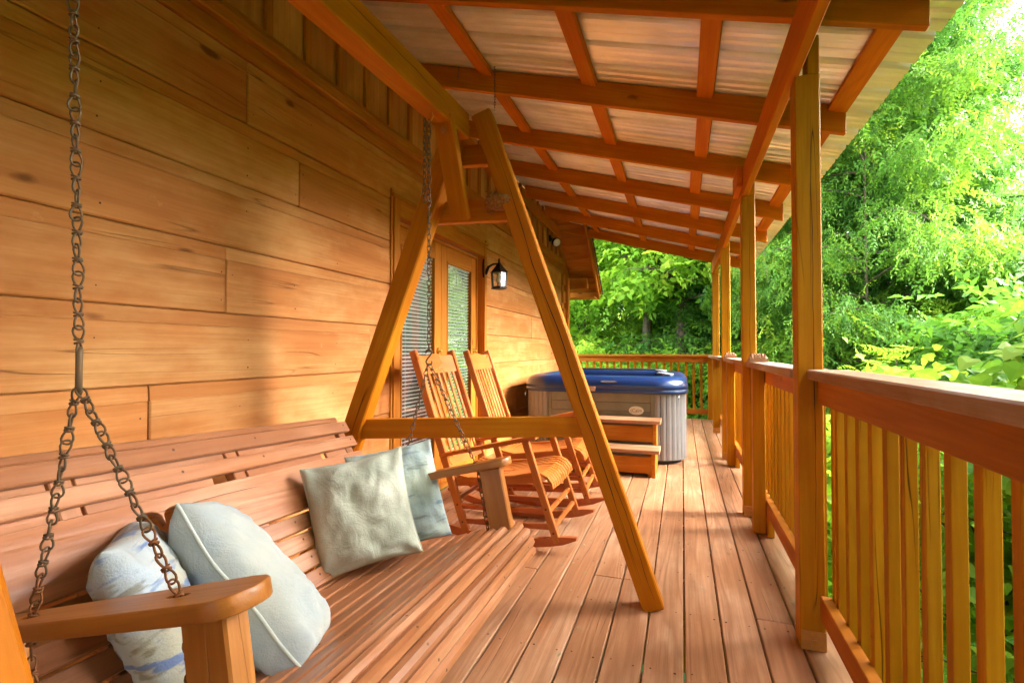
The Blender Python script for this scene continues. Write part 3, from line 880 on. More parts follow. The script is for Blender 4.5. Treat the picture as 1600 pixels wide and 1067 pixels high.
def build_swing():
    sw = thing('porch_swing', 'slatted wooden porch swing bench with rolled seat and heart cut-out back', 'porch swing', S(.62, -.2, -.3))
    U0, U1 = -.085, 1.325
    rnd = random.Random(11)
    # seat: contour in (v,w); slats along u
    prof = [(-.455, -.262), (-.395, -.273), (-.335, -.282), (-.275, -.287), (-.215, -.288), (-.155, -.285), (-.095, -.279), (-.037, -.271), (.018, -.263), (.062, -.262), (.096, -.275), (.118, -.302), (.128, -.338), (.126, -.372)]
    for i, (v, w) in enumerate(prof):
        a = Vector(prof[max(i - 1, 0)]); b = Vector(prof[min(i + 1, len(prof) - 1)])
        t = (b - a).normalized(); nrm = Vector((-t.y, t.x))
        if nrm.y < 0 and i < 9: nrm = -nrm
        up = SV * nrm.x + SW * nrm.y
        if i >= 8 and up.dot(SV + SW) < 0: up = -up
        wd = .050 if i < 8 else .034
        bev = .004 if i < 8 else .010
        j0, j1 = rnd.uniform(-.004, .004), rnd.uniform(-.004, .004)
        me = box_mesh(U1 - U0 + j1, wd, .022 if i < 8 else .03, bev, M_SWING)
        meshobj('seat_slat', me, M_SWING, sw, frame(SU, up, S((U0 + U1) / 2 + j0, v, w)))
        m = MB()
        for q in (.03, .47, .95, 1.24, ):
            c = S(q + .03 * math.sin(i), v, w) + up * (.0112 if i < 8 else .0152)
            t3 = SU * .0042; s3 = SU.cross(up) * .0034
            m.add([c + t3 * cos(k * pi / 4) + s3 * sin(k * pi / 4) + up * .0002 for k in range(8)], [tuple(range(8))])
        o = m.build('screw_holes', M_SCREWPLUG, meshobj_last()); o['kind'] = 'stuff'
    # seat supports
    for a in (-.03, .62, 1.27):
        pts = [(v, w - .022) for v, w in prof if v < .1]
        for (v0, w0), (v1, w1) in zip(pts[::3][:-1], pts[::3][1:]):
            pass
        beam('seat_support', S(a, -.45, -.315), S(a, .075, -.318), .035, .05, M_SWING, sw, up=SW)
    # back
    b0, bdir = (-.42, -.26), Vector((-.21, .56)).normalized()
    bn = Vector((bdir.y, -bdir.x))                      # towards the sitter
    upb = SV * bn.x + SW * bn.y
    B = lambda a, s, off=0: S(a, b0[0] + bdir.x * s + bn.x * off, b0[1] + bdir.y * s + bn.y * off)
    axb = SV * bdir.x + SW * bdir.y
    def slat(s0, s1, name='back_slat', th=.020, off=0, bev=.003):
        me = box_mesh(U1 - U0 + rnd.uniform(-.004, .004), s1 - s0, th, bev, M_SWING)
        return meshobj(name, me, M_SWING, sw, frame(SU, upb, B((U0 + U1) / 2, (s0 + s1) / 2, off)))
    for s0, s1 in ((.528, .577), (.456, .505), (.202, .256), (.140, .194), (.078, .132), (.016, .070)):
        o = slat(s0, s1)
        m = MB()
        for q in (-.055, .50, .80, 1.295):
            c = B(q, (s0 + s1) / 2 + .006, .0103)
            m.add([c + SU * .0045 * cos(k * pi / 4) + axb * .0045 * sin(k * pi / 4) for k in range(8)], [tuple(range(8))])
        q = m.build('screw_holes', M_SCREWPLUG, o); q['kind'] = 'stuff'
    me = box_mesh(U1 - U0 - .04, .026, .045, .005, M_SWING)
    meshobj('top_slat', me, M_SWING, sw, frame(SU, upb, B((U0 + U1) / 2 - .02, .5925, -.018)))
    # heart board
    hl, hh = U1 - U0, .156
    rect = [(-hl / 2, -hh / 2), (hl / 2, -hh / 2), (hl / 2, hh / 2), (-hl / 2, hh / 2)]
    def heart(cx):
        out = []
        for k in range(40):
            t = 2 * pi * k / 40
            x = 16 * sin(t) ** 3; y = 13 * cos(t) - 5 * cos(2 * t) - 2 * cos(3 * t) - cos(4 * t)
            out.append((cx + x * .0042, y * .0036 + .008))
        return out[::-1]
    mid = (U0 + U1) / 2
    me = curve_mesh(rect, [heart(.40 - mid), heart(1.02 - mid)], .014)
    meshobj('heart_board', me, M_SWING, sw, frame(SU, upb, B(mid, .3475, 0)))
    for a in (-.045, .22, .70, 1.285):
        beam('back_support', B(a, -.06, -.029), B(a, .57, -.029), .045, .036, M_SWING, sw, up=upb)
    # battens behind the gaps
    for s_, segs in ((.5165, ((U0 + .02, .19), (.25, .67), (.73, 1.24))), (.4405, ((U0 + .02, .19), (.25, .60), (.73, 1.10), (1.13, 1.26)))):
        for a0, a1 in segs:
            me = box_mesh(a1 - a0, .040, .012, .002, M_SWING)
            meshobj('gap_batten', me, M_SWING, sw, frame(SU, upb, B((a0 + a1) / 2, s_, -.0175)))
    # arms
    for a in (0.0, 1.24):
        top = []
        n = 9
        for k in range(n + 1):                           # rounded front end
            t = -pi / 2 + pi * k / n
            top.append((.085 + .052 * cos(t) ** .7 if cos(t) > 0 else .085, .052 * sin(t)))
        outl = [(-.50, -.030)] + [(-.2, -.042)] + top + [(-.2, .042), (-.50, .030)]
        slot = [(-.012 + .026 * cos(k * pi / 6), .009 * sin(k * pi / 6)) for k in range(12)][::-1]
        slot2 = [(-.35 + .026 * cos(k * pi / 6), .009 * sin(k * pi / 6)) for k in range(12)][::-1]
        me = curve_mesh(outl, [slot, slot2], .022)
        arm = meshobj('arm', me, M_ARM, sw, frame(SV, SW, S(a, 0, -.014)))
        beam('arm_post', S(a, .055, -.03), S(a - .0, .05, -.262), .045, .085, M_ARM, sw, up=SV, b=.004)
        beam('arm_rear_post', S(a, -.425, -.032), S(a, -.425, -.30), .045, .06, M_ARM, sw, up=SV, b=.004)
    return sw
def meshobj_last():
    return COL.objects[-1] if False else [o for o in COL.objects][-1]
build_swing()

# ------------------------------------------------------------------ chains
def link_mesh(mat):
    m = MB(); r = .0019
    def loop(s, plane):
        pts = []
        for k in range(17):
            t = k / 16
            a = pi * (t * 2 - 1) * .5
            # teardrop: narrow at the knot, round at the far end
            ang = -pi * .5 + pi * t
            x = .0085 * cos(ang * 1.0) if False else None
        prof = [(.0022, .001), (.0048, .006), (.0072, .012), (.0082, .018), (.0068, .0235), (.0036, .0262), (0, .027), (-.0036, .0262), (-.0068, .0235), (-.0082, .018), (-.0072, .012), (-.0048, .006), (-.0022, .001)]
        for x, z in prof: pts.append((x, 0, z * s) if plane == 0 else (0, x, z * s))
        m.tube(pts, r, 6)
    loop(1, 0); loop(-1, 1)
    for dz, tilt in ((-.0022, .25), (.0022, -.25)):
        m.tube([(.0058 * cos(k * pi / 5), .0058 * sin(k * pi / 5), dz + .0058 * cos(k * pi / 5) * tilt) for k in range(10)], r, 5, closed=True)
    me = m.mesh('link'); me.materials.append(mat)
    me.polygons.foreach_set('use_smooth', [True] * len(me.polygons))
    return me
ML_IRON, ML_RUST = link_mesh(M_IRON), link_mesh(M_RUST)
LP = .047
def chain_run(parent, p0, p1, rnd, rust_from=2.0, sag=0.0, scale=1.0):
    p0, p1 = Vector(p0), Vector(p1); L = (p1 - p0).length
    n = max(1, round(L / (LP * scale)))
    for i in range(n):
        t = (i + .5) / n
        p = p0.lerp(p1, t) + Vector((0, 0, -sag * 4 * t * (1 - t)))
        d = (p1 - p0).normalized()
        q = (-d).to_track_quat('Z', 'Y').to_matrix().to_4x4()
        tw = Matrix.Rotation(rnd.uniform(-.35, .35) + (.4 if i % 2 else -.1), 4, 'Z')
        wob = Matrix.Rotation(rnd.uniform(-.07, .07), 4, 'X')
        o = bpy.data.objects.new('link', ML_RUST if t > rust_from else ML_IRON)
        place(o, Matrix.Translation(p) @ q @ tw @ wob @ Matrix.Diagonal((scale, scale, L / n / LP, 1)), parent)
def build_chains():
    rnd = random.Random(2)
    for near in (True, False):
        a = 0.0 if near else 1.24
        top = Vector((-.974, .535, 2.06)) if near else Vector((-.978, 1.80, 2.085))
        jt = Vector((-.975, .562, 1.105)) if near else Vector((-.978, 1.805, 1.115))
        c = thing('swing_chain', 'chain at the near end of the swing, splitting above the near armrest' if near else 'chain at the far end of the swing, beside the tall A-frame leg',
                  'chain', top, 'chains hanging the swing from its stand')
        m = MB()
        m.tube([top + Vector((0, 0, .07)), top + Vector((0, 0, .04)), top + Vector((.013, 0, .03)), top + Vector((.018, 0, .015)), top + Vector((.010, 0, 0)), top + Vector((-.004, 0, -.003)), top + Vector((-.012, 0, .006))], .004, 7)
        m.build('screw_hook', M_HOOKP, c, smooth=True)
        chain_run(c, top, jt + Vector((0, 0, .028)), rnd)
        if near:
            m = MB()
            m.tube([jt + Vector((-.0078 * cos(k * pi / 8), .0045 * cos(k * pi / 8), .002 + .036 * sin(k * pi / 8))) for k in range(16)], .0052, 8, closed=True)
            m.build('quick_link', M_IRON, c, smooth=True)
        else:
            m = MB()
            pts = [(-.012, .016), (-.010, .026), (0, .030), (.010, .025), (.011, .015), (.003, .003), (-.006, -.008), (-.011, -.02), (-.006, -.031), (.004, -.033), (.012, -.026), (.012, -.016)]
            m.tube([jt + Vector((x, x * .3, z)) for x, z in pts], .0035, 7)
            m.build('s_hook', M_IRON, c, smooth=True)
            chain_run(c, top + Vector((-.012, -.012, 0)), top + Vector((-.014, -.012, -.34)), rnd)
        fr, rr = S(a, 0, -.02), S(a, -.35, -.02)
        chain_run(c, jt + Vector((.004, 0, -.03)), fr, rnd, .72)
        chain_run(c, jt + Vector((-.004, 0, -.03)), rr, rnd, .78)
        chain_run(c, rr, S(a, -.36, -.30), rnd, -1)
        chain_run(c, fr, S(a, -.01, -.30), rnd, -1 if near else .5)
    c = thing('loose_chain', 'short loose chain dangling from a rafter above the swing stand', 'chain', (-1.14, 2.98, 2.98))
    chain_run(c, (-1.145, 2.985, 3.02), (-1.142, 2.985, 2.70), rnd, 2, 0, .75)
    chain_run(c, (-1.40, 2.987, 3.03), (-1.41, 2.987, 2.95), rnd, 2, 0, .75)
build_chains()

# ------------------------------------------------------------------ pillows
def pillow(name, label, bl, br, tl, thick, mat, pmat, seed, pinch=.07, bend=0., pipe=True, fold=0., full=False):
    bl, br, tl = Vector(bl), Vector(br), Vector(tl)
    ax, ay = (br - bl) / 2, (tl - bl) / 2
    c = bl + ax + ay
    sx, sy = ax.length, ay.length
    X = ax.normalized(); Y = (ay - X * ay.dot(X)).normalized(); Z = X.cross(Y)
    M = Matrix(((X.x, Y.x, Z.x, c.x), (X.y, Y.y, Z.y, c.y), (X.z, Y.z, Z.z, c.z), (0, 0, 0, 1)))
    n = 40
    def pos(a, b, side):
        x = a * sx * (1 - pinch * (1 - b * b)) ; y = b * sy * (1 - pinch * (1 - a * a))
        h = max(0., (1 - a * a) * (1 - b * b)) ** .37 if not full else max(0., 1 - a * a) ** .42 * max(0., 1 - b ** 6) ** .5 * (.9 + .1 * a * a - .12 * b)
        w = thick / 2 * h
        # gathered wrinkles near the edges and corners
        e = 1 - h
        nz = noise.noise((a * 2.2 + seed, b * 2.2, side * 3))
        nz2 = noise.noise((a * 6 + seed, b * 6, side * 5 + 9))
        cr = math.sin((abs(a) - abs(b)) * 9 + 4 * nz) * (abs(a * b)) ** 2
        nz3 = noise.noise((a * 3 + seed * 3, b * 11, side * 2 + 3))
        w += h * (.018 * nz + .009 * nz2 + .007 * nz3 * (1 - b) * .7) + .016 * cr * min(1, h * 2)
        if fold: w -= fold * math.exp(-((a * .8 + b * .35 - .25) / .11) ** 2) * max(0, b) * h
        z = side * w + bend * (b * b - .5) * sx + .01 * noise.noise((a * 1.5 + seed * 2, b * 1.5, 4))
        y -= .02 * (1 - b) * h * .5
        return (x, y, z)
    v, f, idx = [], [], {}
    for side in (1, -1):
        for j in range(n + 1):
            for i in range(n + 1):
                edge = i in (0, n) or j in (0, n)
                if edge and side == -1: idx[(side, i, j)] = idx[(1, i, j)]; continue
                a = math.sin((i / n * 2 - 1) * pi / 2); b = math.sin((j / n * 2 - 1) * pi / 2)
                idx[(side, i, j)] = len(v); v.append(pos(a, b, side))
        for j in range(n):
            for i in range(n):
                q = (idx[(side, i, j)], idx[(side, i + 1, j)], idx[(side, i + 1, j + 1)], idx[(side, i, j + 1)])
                f.append(q if side > 0 else q[::-1])
    me = bpy.data.meshes.new(name); me.from_pydata(v, [], f)
    o = meshobj(name, me, mat, None, M, smooth=True)
    tag(o, label, 'pillow', 'throw pillows on the swing')
    if pipe:
        ring = [idx[(1, i, 0)] for i in range(n)] + [idx[(1, n, j)] for j in range(n)] + [idx[(1, i, n)] for i in range(n, 0, -1)] + [idx[(1, 0, j)] for j in range(n, 0, -1)]
        m = MB(); m.tube([v[q] for q in ring], .0042, 7, closed=True)
        meshobj('piping', m.mesh('piping'), pmat, o, M, smooth=True)
    return o
def build_pillows():
    pillow('pillow', 'large square sage velvet pillow with piping, facing out mid swing', (-1.13, 1.37, .375), (-.87, 1.60, .43), (-1.29, 1.405, .715), .15, M_PIL_C, M_PIPE_C, 1.3)
    pillow('pillow', 'blue-green watercolour pillow tucked behind the square velvet pillow', (-1.09, 1.53, .385), (-.845, 1.765, .43), (-1.24, 1.60, .73), .11, M_PIL_D, M_PIL_D, 4.1, .06, 0, False)
    pillow('pillow', 'plump icy velvet pillow with a pale piped edge, behind the near armrest', (-.772, .845, .470), (-.942, 1.085, .36), (-1.125, .868, .760), .21, M_PIL_B, M_PIPE_B, 7.7, .03, .03, True, .03, True)
    pillow('pillow', 'cream and blue brushstroke pillow at the near end of the swing', (-.825, .67, .445), (-1.115, .92, .395), (-1.085, .688, .735), .175, M_PIL_A, M_PIL_A, 2.9, .03, .02, False, 0, True)
build_pillows()

# ------------------------------------------------------------------ rocking chairs
def rocking_chair(label, ox, oy, scale_y, rz):
    c = thing('rocking_chair', label, 'rocking chair', (ox, oy, 0), 'slatted rocking chairs by the door')
    W[c.name] = Matrix.Translation((ox, oy, 0)) @ Matrix.Rotation(rz, 4, 'Z'); c.matrix_basis = W[c.name]
    T = W[c.name]
    hw = .26 * scale_y
    P = lambda x, y, z: T @ Vector((x, y, z))
    R3 = T.to_3x3()
    def bm_(name, a, b, w, t, up, mat=M_CHAIR, par=c): return beam(name, P(*a), P(*b), w, t, mat, par, up=R3 @ Vector(up), b=.004)
    for s in (-1, 1):
        y = s * hw
        bm_('front_leg', (.33, y, .055), (.139, y, .618), .030, .042, (1, 0, .3))
        m = MB()
        bm_('back_post', (-.235, y, .05), (-.61, y, 1.14), .030, .048, (1, 0, .3))
        # rocker: bent rail
        pts = []
        for k in range(15):
            x = -.62 + 1.06 * k / 14
            z = .028 + .19 * ((x + .02) / .62) ** 2 * .62
            pts.append((x, z))
        v, f = [], []
        for x, z in pts:
            th = .024 * min(1, .35 + .65 * min(x + .62, .44 - x) / .09)
            for dy, dz in ((-.014, -th), (.014, -th), (.014, th), (-.014, th)): v.append(P(x, y + dy + s * .0, max(z + dz, .001)))
        for k in range(14):
            for q in range(4): f.append((k * 4 + q, k * 4 + (q + 1) % 4, (k + 1) * 4 + (q + 1) % 4, (k + 1) * 4 + q))
        f.append((3, 2, 1, 0)); f.append((56, 57, 58, 59))
        mm = MB(); cc = P(-.1, y, .05); Mx = Matrix.Translation(cc) @ R3.to_4x4(); inv = Mx.inverted()
        mm.add([inv @ Vector(p) for p in v], f); me = mm.mesh('rocker')
        bm2 = bmesh.new(); bm2.from_mesh(me); bmesh.ops.recalc_face_normals(bm2, faces=bm2.faces); bm2.to_mesh(me); bm2.free()
        meshobj('rocker', me, M_CHAIRD, c, Mx)
        # arm
        bm_('arm', (-.40, y + s * .012, .50), (.215, y + s * .012, .648), .062, .024, (0, 0, 1))
        # side stretchers
        bm_('stretcher', (-.285, y, .20), (.27, y, .225), .022, .030, (0, 0, 1), M_CHAIRD)
        bm_('stretcher', (-.255, y, .115), (.30, y, .14), .022, .030, (0, 0, 1), M_CHAIRD)
        bm_('seat_rail', (-.34, y * .93, .335), (.20, y * .93, .40), .024, .05, (0, 0, 1))
        for (x, z) in ((.265, .24), (.31, .11), (-.29, .21), (-.255, .11)):
            m = MB(); ang = s
            ctr = P(x, y + s * .0155, z)
            m.add([ctr + R3 @ Vector((.007 * cos(k * pi / 4), 0, .007 * sin(k * pi / 4))) for k in range(8)], [tuple(range(8))[::-s]])
            m.build('plug', M_SCREWPLUG, c)
    for x, z in ((.275, .22), (.305, .135)):
        bm_('front_rung', (x, -hw + .015, z), (x, hw - .015, z), .022, .026, (0, 0, 1), M_CHAIR)
    bm_('back_rung', (-.30, -hw + .015, .24), (-.30, hw - .015, .24), .022, .026, (0, 0, 1), M_CHAIRD)
    bm_('seat_rail', (-.325, -hw + .015, .335), (-.325, hw - .015, .335), .024, .05, (0, 0, 1))
    bm_('seat_rail', (.19, -hw + .015, .375), (.19, hw - .015, .375), .024, .05, (0, 0, 1))
    # seat slats, front to back, rolled over the front
    prof = [(-.345, .385), (-.27, .367), (-.18, .358), (-.08, .365), (.02, .385), (.11, .409), (.18, .424), (.225, .424), (.26, .408), (.282, .38), (.288, .35)]
    ns = 11
    for k in range(ns):
        y = (-hw + .03) + (2 * hw - .06) * k / (ns - 1)
        v, f = [], []
        wv = (2 * hw - .06) / (ns - 1) * .41
        dip = -.012 * (1 - (y / hw) ** 2)
        for i, (x, z) in enumerate(prof):
            a = Vector(prof[max(i - 1, 0)]); b = Vector(prof[min(i + 1, len(prof) - 1)]); t = (b - a).normalized(); nn = Vector((-t.y, t.x))
            for q in (-1, 1):
                for h in (0, .014): v.append((x + nn.x * h, y + q * wv, z + nn.y * h + dip))
        for i in range(len(prof) - 1):
            o = i * 4; p = o + 4
            f += [(o + 1, o + 3, p + 3, p + 1), (o, p, p + 2, o + 2), (o, o + 1, p + 1, p), (o + 2, p + 2, p + 3, o + 3)]
        f += [(0, 2, 3, 1), (len(v) - 4, len(v) - 3, len(v) - 1, len(v) - 2)]
        me = bpy.data.meshes.new('seat_slat'); me.from_pydata(v, [], f)
        bm2 = bmesh.new(); bm2.from_mesh(me); bmesh.ops.recalc_face_normals(bm2, faces=bm2.faces); bm2.to_mesh(me); bm2.free()
        meshobj('seat_slat', me, M_CHAIR, c, T.copy())
    # back
    B = lambda t: (-.235 - .375 * t, .05 + 1.09 * t)
    def brail(name, t0, t1, top=None):
        x0, z0 = B(t0); x1, z1 = B(t1)
        n = 16; v, f = [], []
        d = Vector((.945, .325))
        for k in range(n + 1):
            y = -hw + .014 + (2 * hw - .028) * k / n
            e = 0
            if top: e = .022 * (abs(math.cos(pi * k / n * 1.5 - .0)) ** .8) if False else .02 * math.sin(pi * k / n) ** .5 + .006 * math.cos(4 * pi * k / n)
            cv = -.014 * math.sin(pi * k / n)
            for xx, zz, ee in ((x0, z0, 0), (x1, z1, e)):
                for h in (-.010, .010): v.append((xx + d.x * (h + cv) - .344 * ee, y, zz + d.y * (h + cv) + .94 * ee))
        for k in range(n):
            o = k * 4; p = o + 4
            f += [(o, o + 2, p + 2, p), (o + 1, p + 1, p + 3, o + 3), (o + 2, o + 3, p + 3, p + 2), (o, p, p + 1, o + 1)]
        f += [(0, 1, 3, 2), (len(v) - 4, len(v) - 2, len(v) - 1, len(v) - 3)]
        me = bpy.data.meshes.new(name); me.from_pydata(v, [], f)
        bm2 = bmesh.new(); bm2.from_mesh(me); bmesh.ops.recalc_face_normals(bm2, faces=bm2.faces); bm2.to_mesh(me); bm2.free()
        # grain across: turn local x onto the rail's length
        Q = Matrix.Rotation(pi / 2, 4, 'Z'); me.transform(Q.inverted())
        meshobj(name, me, M_CHAIR, c, T @ Q)
    brail('crest_rail', .865, .96, True)
    brail('lower_back_rail', .335, .385)
    for k in range(7):
        y = (-hw + .055) + (2 * hw - .11) * k / 6
        x0, z0 = B(.36); x1, z1 = B(.868)
        cv = -.013 * (1 - (y / hw) ** 2)
        bm_('back_slat', (x0 + cv, y, z0), (x1 + cv, y, z1), .030, .011, (1, 0, .33))
rocking_chair('honey wood slatted rocking chair closest to the swing, before the door', -1.0, 3.02, 1.0, -.015)
rocking_chair('honey wood slatted rocking chair farther from the swing, next to the hot tub steps', -.98, 3.77, .92, .05)

# ------------------------------------------------------------------ hot tub
def rrect(x0, x1, y0, y1, r, n=10):
    out = []
    for cx_, cy_, a0 in ((x1 - r, y1 - r, 0), (x0 + r, y1 - r, 90), (x0 + r, y0 + r, 180), (x1 - r, y0 + r, 270)):
        for k in range(n + 1):
            a = radians(a0 + 90 * k / n); out.append((cx_ + r * cos(a), cy_ + r * sin(a)))
    return out
def loft(rings, cap0=False, cap1=False):
    n = len(rings[0]); v = [p for r in rings for p in r]; f = []
    for i in range(len(rings) - 1):
        for k in range(n): f.append((i * n + k, i * n + (k + 1) % n, (i + 1) * n + (k + 1) % n, (i + 1) * n + k))
    if cap0: f.append(tuple(range(n))[::-1])
    if cap1: f.append(tuple((len(rings) - 1) * n + k for k in range(n)))
    return v, f
def build_tub():
    x0, x1, y0, y1 = -1.665, .035, 5.17, 6.92
    t = thing('hot_tub', 'square hot tub with deep blue rim and grey ribbed cabinet', 'hot tub', ((x0 + x1) / 2, (y0 + y1) / 2, 0))
    # base
    v, f = loft([[(x, y, z) for x, y in rrect(x0 + .05, x1 - .05, y0 + .05, y1 - .05, .26)] for z in (.0, .045)], True, True)
    MB().add(v, f).build('base', M_TUBDARK, t)
    # corner cabinets: vertical ribs
    R = .30
    for ci, (cx_, cy_, a0) in enumerate(((x1 - R, y1 - R, 0), (x0 + R, y1 - R, 90), (x0 + R, y0 + R, 180), (x1 - R, y0 + R, 270))):
        corner = part('corner_cabinet', (cx_, cy_, .04), t)
        n = 8
        for k in range(n):
            a = radians(a0 + 90 * k / n); b = radians(a0 + 90 * (k + 1) / n - 1.1)
            r0, r1 = R, R - .022
            q = [(cx_ + r0 * cos(a), cy_ + r0 * sin(a)), (cx_ + (r0 + .003) * cos((a + b) / 2), cy_ + (r0 + .003) * sin((a + b) / 2)), (cx_ + r0 * cos(b), cy_ + r0 * sin(b)), (cx_ + r1 * cos(b), cy_ + r1 * sin(b)), (cx_ + r1 * cos(a), cy_ + r1 * sin(a))]
            v, f = loft([[(x, y, z) for x, y in q] for z in (.045, .705)], True, True)
            MB().add(v, f).build('rib', M_TUBCORNER, corner)
        v, f = loft([[(cx_ + (R - .024) * cos(radians(a0 + 90 * k / 12)), cy_ + (R - .024) * sin(radians(a0 + 90 * k / 12)), z) for k in range(13)] + [(cx_, cy_, z)] for z in (.044, .70)], True, True)
        MB().add(v, f).build('liner', M_TUBDARK, corner)
    # side panels: horizontal boards between posts
    def panel(side):
        p = part('cabinet_panel', ((x0 + x1) / 2, y0 if side == 0 else y1, .05), t)
        zs = np.linspace(.05, .705, 8)
        for a, b in zip(zs[:-1], zs[1:]):
            if side == 0: boxb('panel_board', (x0 + R + .04, y0 + .006, a + .0035), (x1 - R - .04, y0 + .03, b), M_TUBPANEL, p, axis=0, b=.003)
            elif side == 1: boxb('panel_board', (x1 - .03, y0 + R + .04, a + .0035), (x1 - .006, y1 - R - .04, b), M_TUBPANEL, p, axis=1, b=.003)
            elif side == 2: boxb('panel_board', (x0 + .006, y0 + R + .04, a + .0035), (x0 + .03, y1 - R - .04, b), M_TUBPANEL, p, axis=1, b=.003)
            else: boxb('panel_board', (x0 + R + .04, y1 - .03, a + .0035), (x1 - R - .04, y1 - .006, b), M_TUBPANEL, p, axis=0, b=.003)
        for q in (0, 1):
            if side == 0: lo, hi = ((x0 + R + .001, y0 + .0, .045), (x0 + R + .039, y0 + .03, .705)) if q == 0 else ((x1 - R - .039, y0, .045), (x1 - R - .001, y0 + .03, .705))
            elif side == 1: lo, hi = ((x1 - .03, y0 + R + .001, .045), (x1, y0 + R + .039, .705)) if q == 0 else ((x1 - .03, y1 - R - .039, .045), (x1, y1 - R - .001, .705))
            elif side == 2: lo, hi = ((x0, y0 + R + .001, .045), (x0 + .03, y0 + R + .039, .705)) if q == 0 else ((x0, y1 - R - .039, .045), (x0 + .03, y1 - R - .001, .705))
            else: lo, hi = ((x0 + R + .001, y1 - .03, .045), (x0 + R + .039, y1, .705)) if q == 0 else ((x1 - R - .039, y1 - .03, .045), (x1 - R - .001, y1, .705))
            boxb('panel_post', lo, hi, M_TUBPANEL, p, axis=2, b=.004)
        m = MB()
        if side == 0: m.box((x0 + R + .03, y0 + .032, .05), (x1 - R - .03, y0 + .05, .705))
        elif side == 1: m.box((x1 - .05, y0 + R + .03, .05), (x1 - .032, y1 - R - .03, .705))
        elif side == 2: m.box((x0 + .032, y0 + R + .03, .05), (x0 + .05, y1 - R - .03, .705))
        else: m.box((x0 + R + .03, y1 - .05, .05), (x1 - R - .03, y1 - .032, .705))
        m.build('panel_backing', M_TUBDARK, p)
        return p
    front = panel(0); panel(1); panel(2); panel(3)
    # rim and basin in one moulding
    o = .022
    def ring(ins, z, r): return [(x, y, z) for x, y in rrect(x0 - o + ins, x1 + o - ins, y0 - o + ins, y1 + o - ins, max(r, .03), 10)]
    prof = [(.004, .706, .31), (0, .712, .315), (0, .735, .315), (.006, .742, .312), (.006, .752, .312), (.001, .758, .315), (.003, .785, .315), (.016, .822, .305), (.045, .856, .29), (.085, .874, .27), (.13, .880, .25), (.175, .878, .23), (.20, .868, .22), (.215, .83, .21), (.23, .72, .2), (.25, .62, .19), (.30, .605, .17), (.46, .60, .12), (.50, .58, .1), (.53, .42, .1), (.56, .28, .08), (.75, .26, .05)]
    v, f = loft([ring(*p) for p in prof], False, True)
    MB().add(v, f).build('rim', M_BLUE, t, smooth=True)
    # neck pillow / hand grip swellings along the front rim
    m = MB(); vv, ff = [], []
    nx, ny = 24, 6
    for j in range(ny + 1):
        for i in range(nx + 1):
            a, b = i / nx, j / ny
            h = math.sin(pi * a) ** 1.5 * math.sin(pi * b)
            vv.append((-1.02 + .62 * a, y0 + .03 + .17 * b, .855 + .04 * math.sin(pi * b) * 0 + .038 * h + (.018 if .2 < b < .9 else 0) - .02))
    # seats inside the basin
    for (a, b, c, d, zt) in ((-1.38, -.98, 5.44, 6.66, .66), (-.62, -.27, 5.44, 6.66, .64), (-.98, -.62, 6.30, 6.66, .62)):
        boxb('moulded_seat', (a, c, .3), (b, d, zt), M_BLUE, t, b=.03)
    # grey filter lid and cover bracket along the far rim
    boxb('filter_lid', (-1.35, 6.80, .872), (-.25, 6.90, .902), M_TUBDARK, t, b=.008)
    for k, (a, b, c, d) in enumerate(((-.33, -.20, 6.60, 6.72), (-.20, -.10, 5.62, 5.78), (-.27, -.17, 5.86, 5.96))):
        mm = MB(); mm.tube([((a + b) / 2 + (b - a) / 2 * cos(q * pi / 8), (c + d) / 2 + (d - c) / 2 * sin(q * pi / 8), .884) for q in range(16)], .011, 8, closed=True)
        mm.build('jet_control', M_GREYTRIM, t, smooth=True)
    # badge and print
    m = MB(); bx, bz = -.445, .535
    pts = [(bx + .073 * cos(2 * pi * k / 28), bz + .044 * sin(2 * pi * k / 28)) for k in range(28)]
    v, f = loft([[(x, yy, z) for x, z in pts] for yy in (y0 + .006, y0 - .001)], True, True)
    badge = MB().add(v, f).build('badge', M_BADGE, t)
    bmf = bmesh.new(); bmf.from_mesh(badge.data); bmesh.ops.recalc_face_normals(bmf, faces=bmf.faces); bmf.to_mesh(badge.data); bmf.free()
    def text(s, size, x, z, y, mat, par):
        cu = bpy.data.curves.new('t', 'FONT'); cu.body = s; cu.size = size; cu.align_x = 'CENTER'; cu.align_y = 'CENTER'; cu.extrude = .0004
        ob = bpy.data.objects.new('t', cu); COL.objects.link(ob); bpy.context.view_layer.update()
        me = bpy.data.meshes.new_from_object(ob.evaluated_get(bpy.context.evaluated_depsgraph_get()))
        bpy.data.objects.remove(ob); me.materials.clear()
        return meshobj('print', me, mat, par, Matrix.Translation((x, y, z)) @ Matrix.Rotation(pi / 2, 4, 'X'))
    text('(', .05, bx - .05, bz, y0 - .0018, M_BADGETXT, badge)
    text('Calm', .048, bx + .008, bz, y0 - .0018, M_BADGETXT, badge)
    # small metal plate and rim emblem
    boxb('name_plate', (-.92, y0 - o - .004, .722), (-.855, y0 - o + .003, .772), plain('plate_metal', lin(168, 148, 124), .4, .6), t, b=.001)
    m = MB(); v, f = loft([[(-.72 + .085 * cos(2 * pi * k / 20), y0 + .0 + .0 * k, .822 + .010 * sin(2 * pi * k / 20)) for k in range(20)], [(-.72 + .085 * cos(2 * pi * k / 20), y0 - .014, .822 + .010 * sin(2 * pi * k / 20)) for k in range(20)]], True, True)
    m.add(v, f).build('rim_emblem', M_GREYTRIM, t)
    # cover strap clips
    for x in (-.035, x0 + .05):
        m = MB(); m.tube([(x, y0 + .0, .69), (x, y0 - .012, .675), (x, y0 - .006, .655)], .008, 6); m.build('strap_clip', M_GREYTRIM, t)
build_tub()

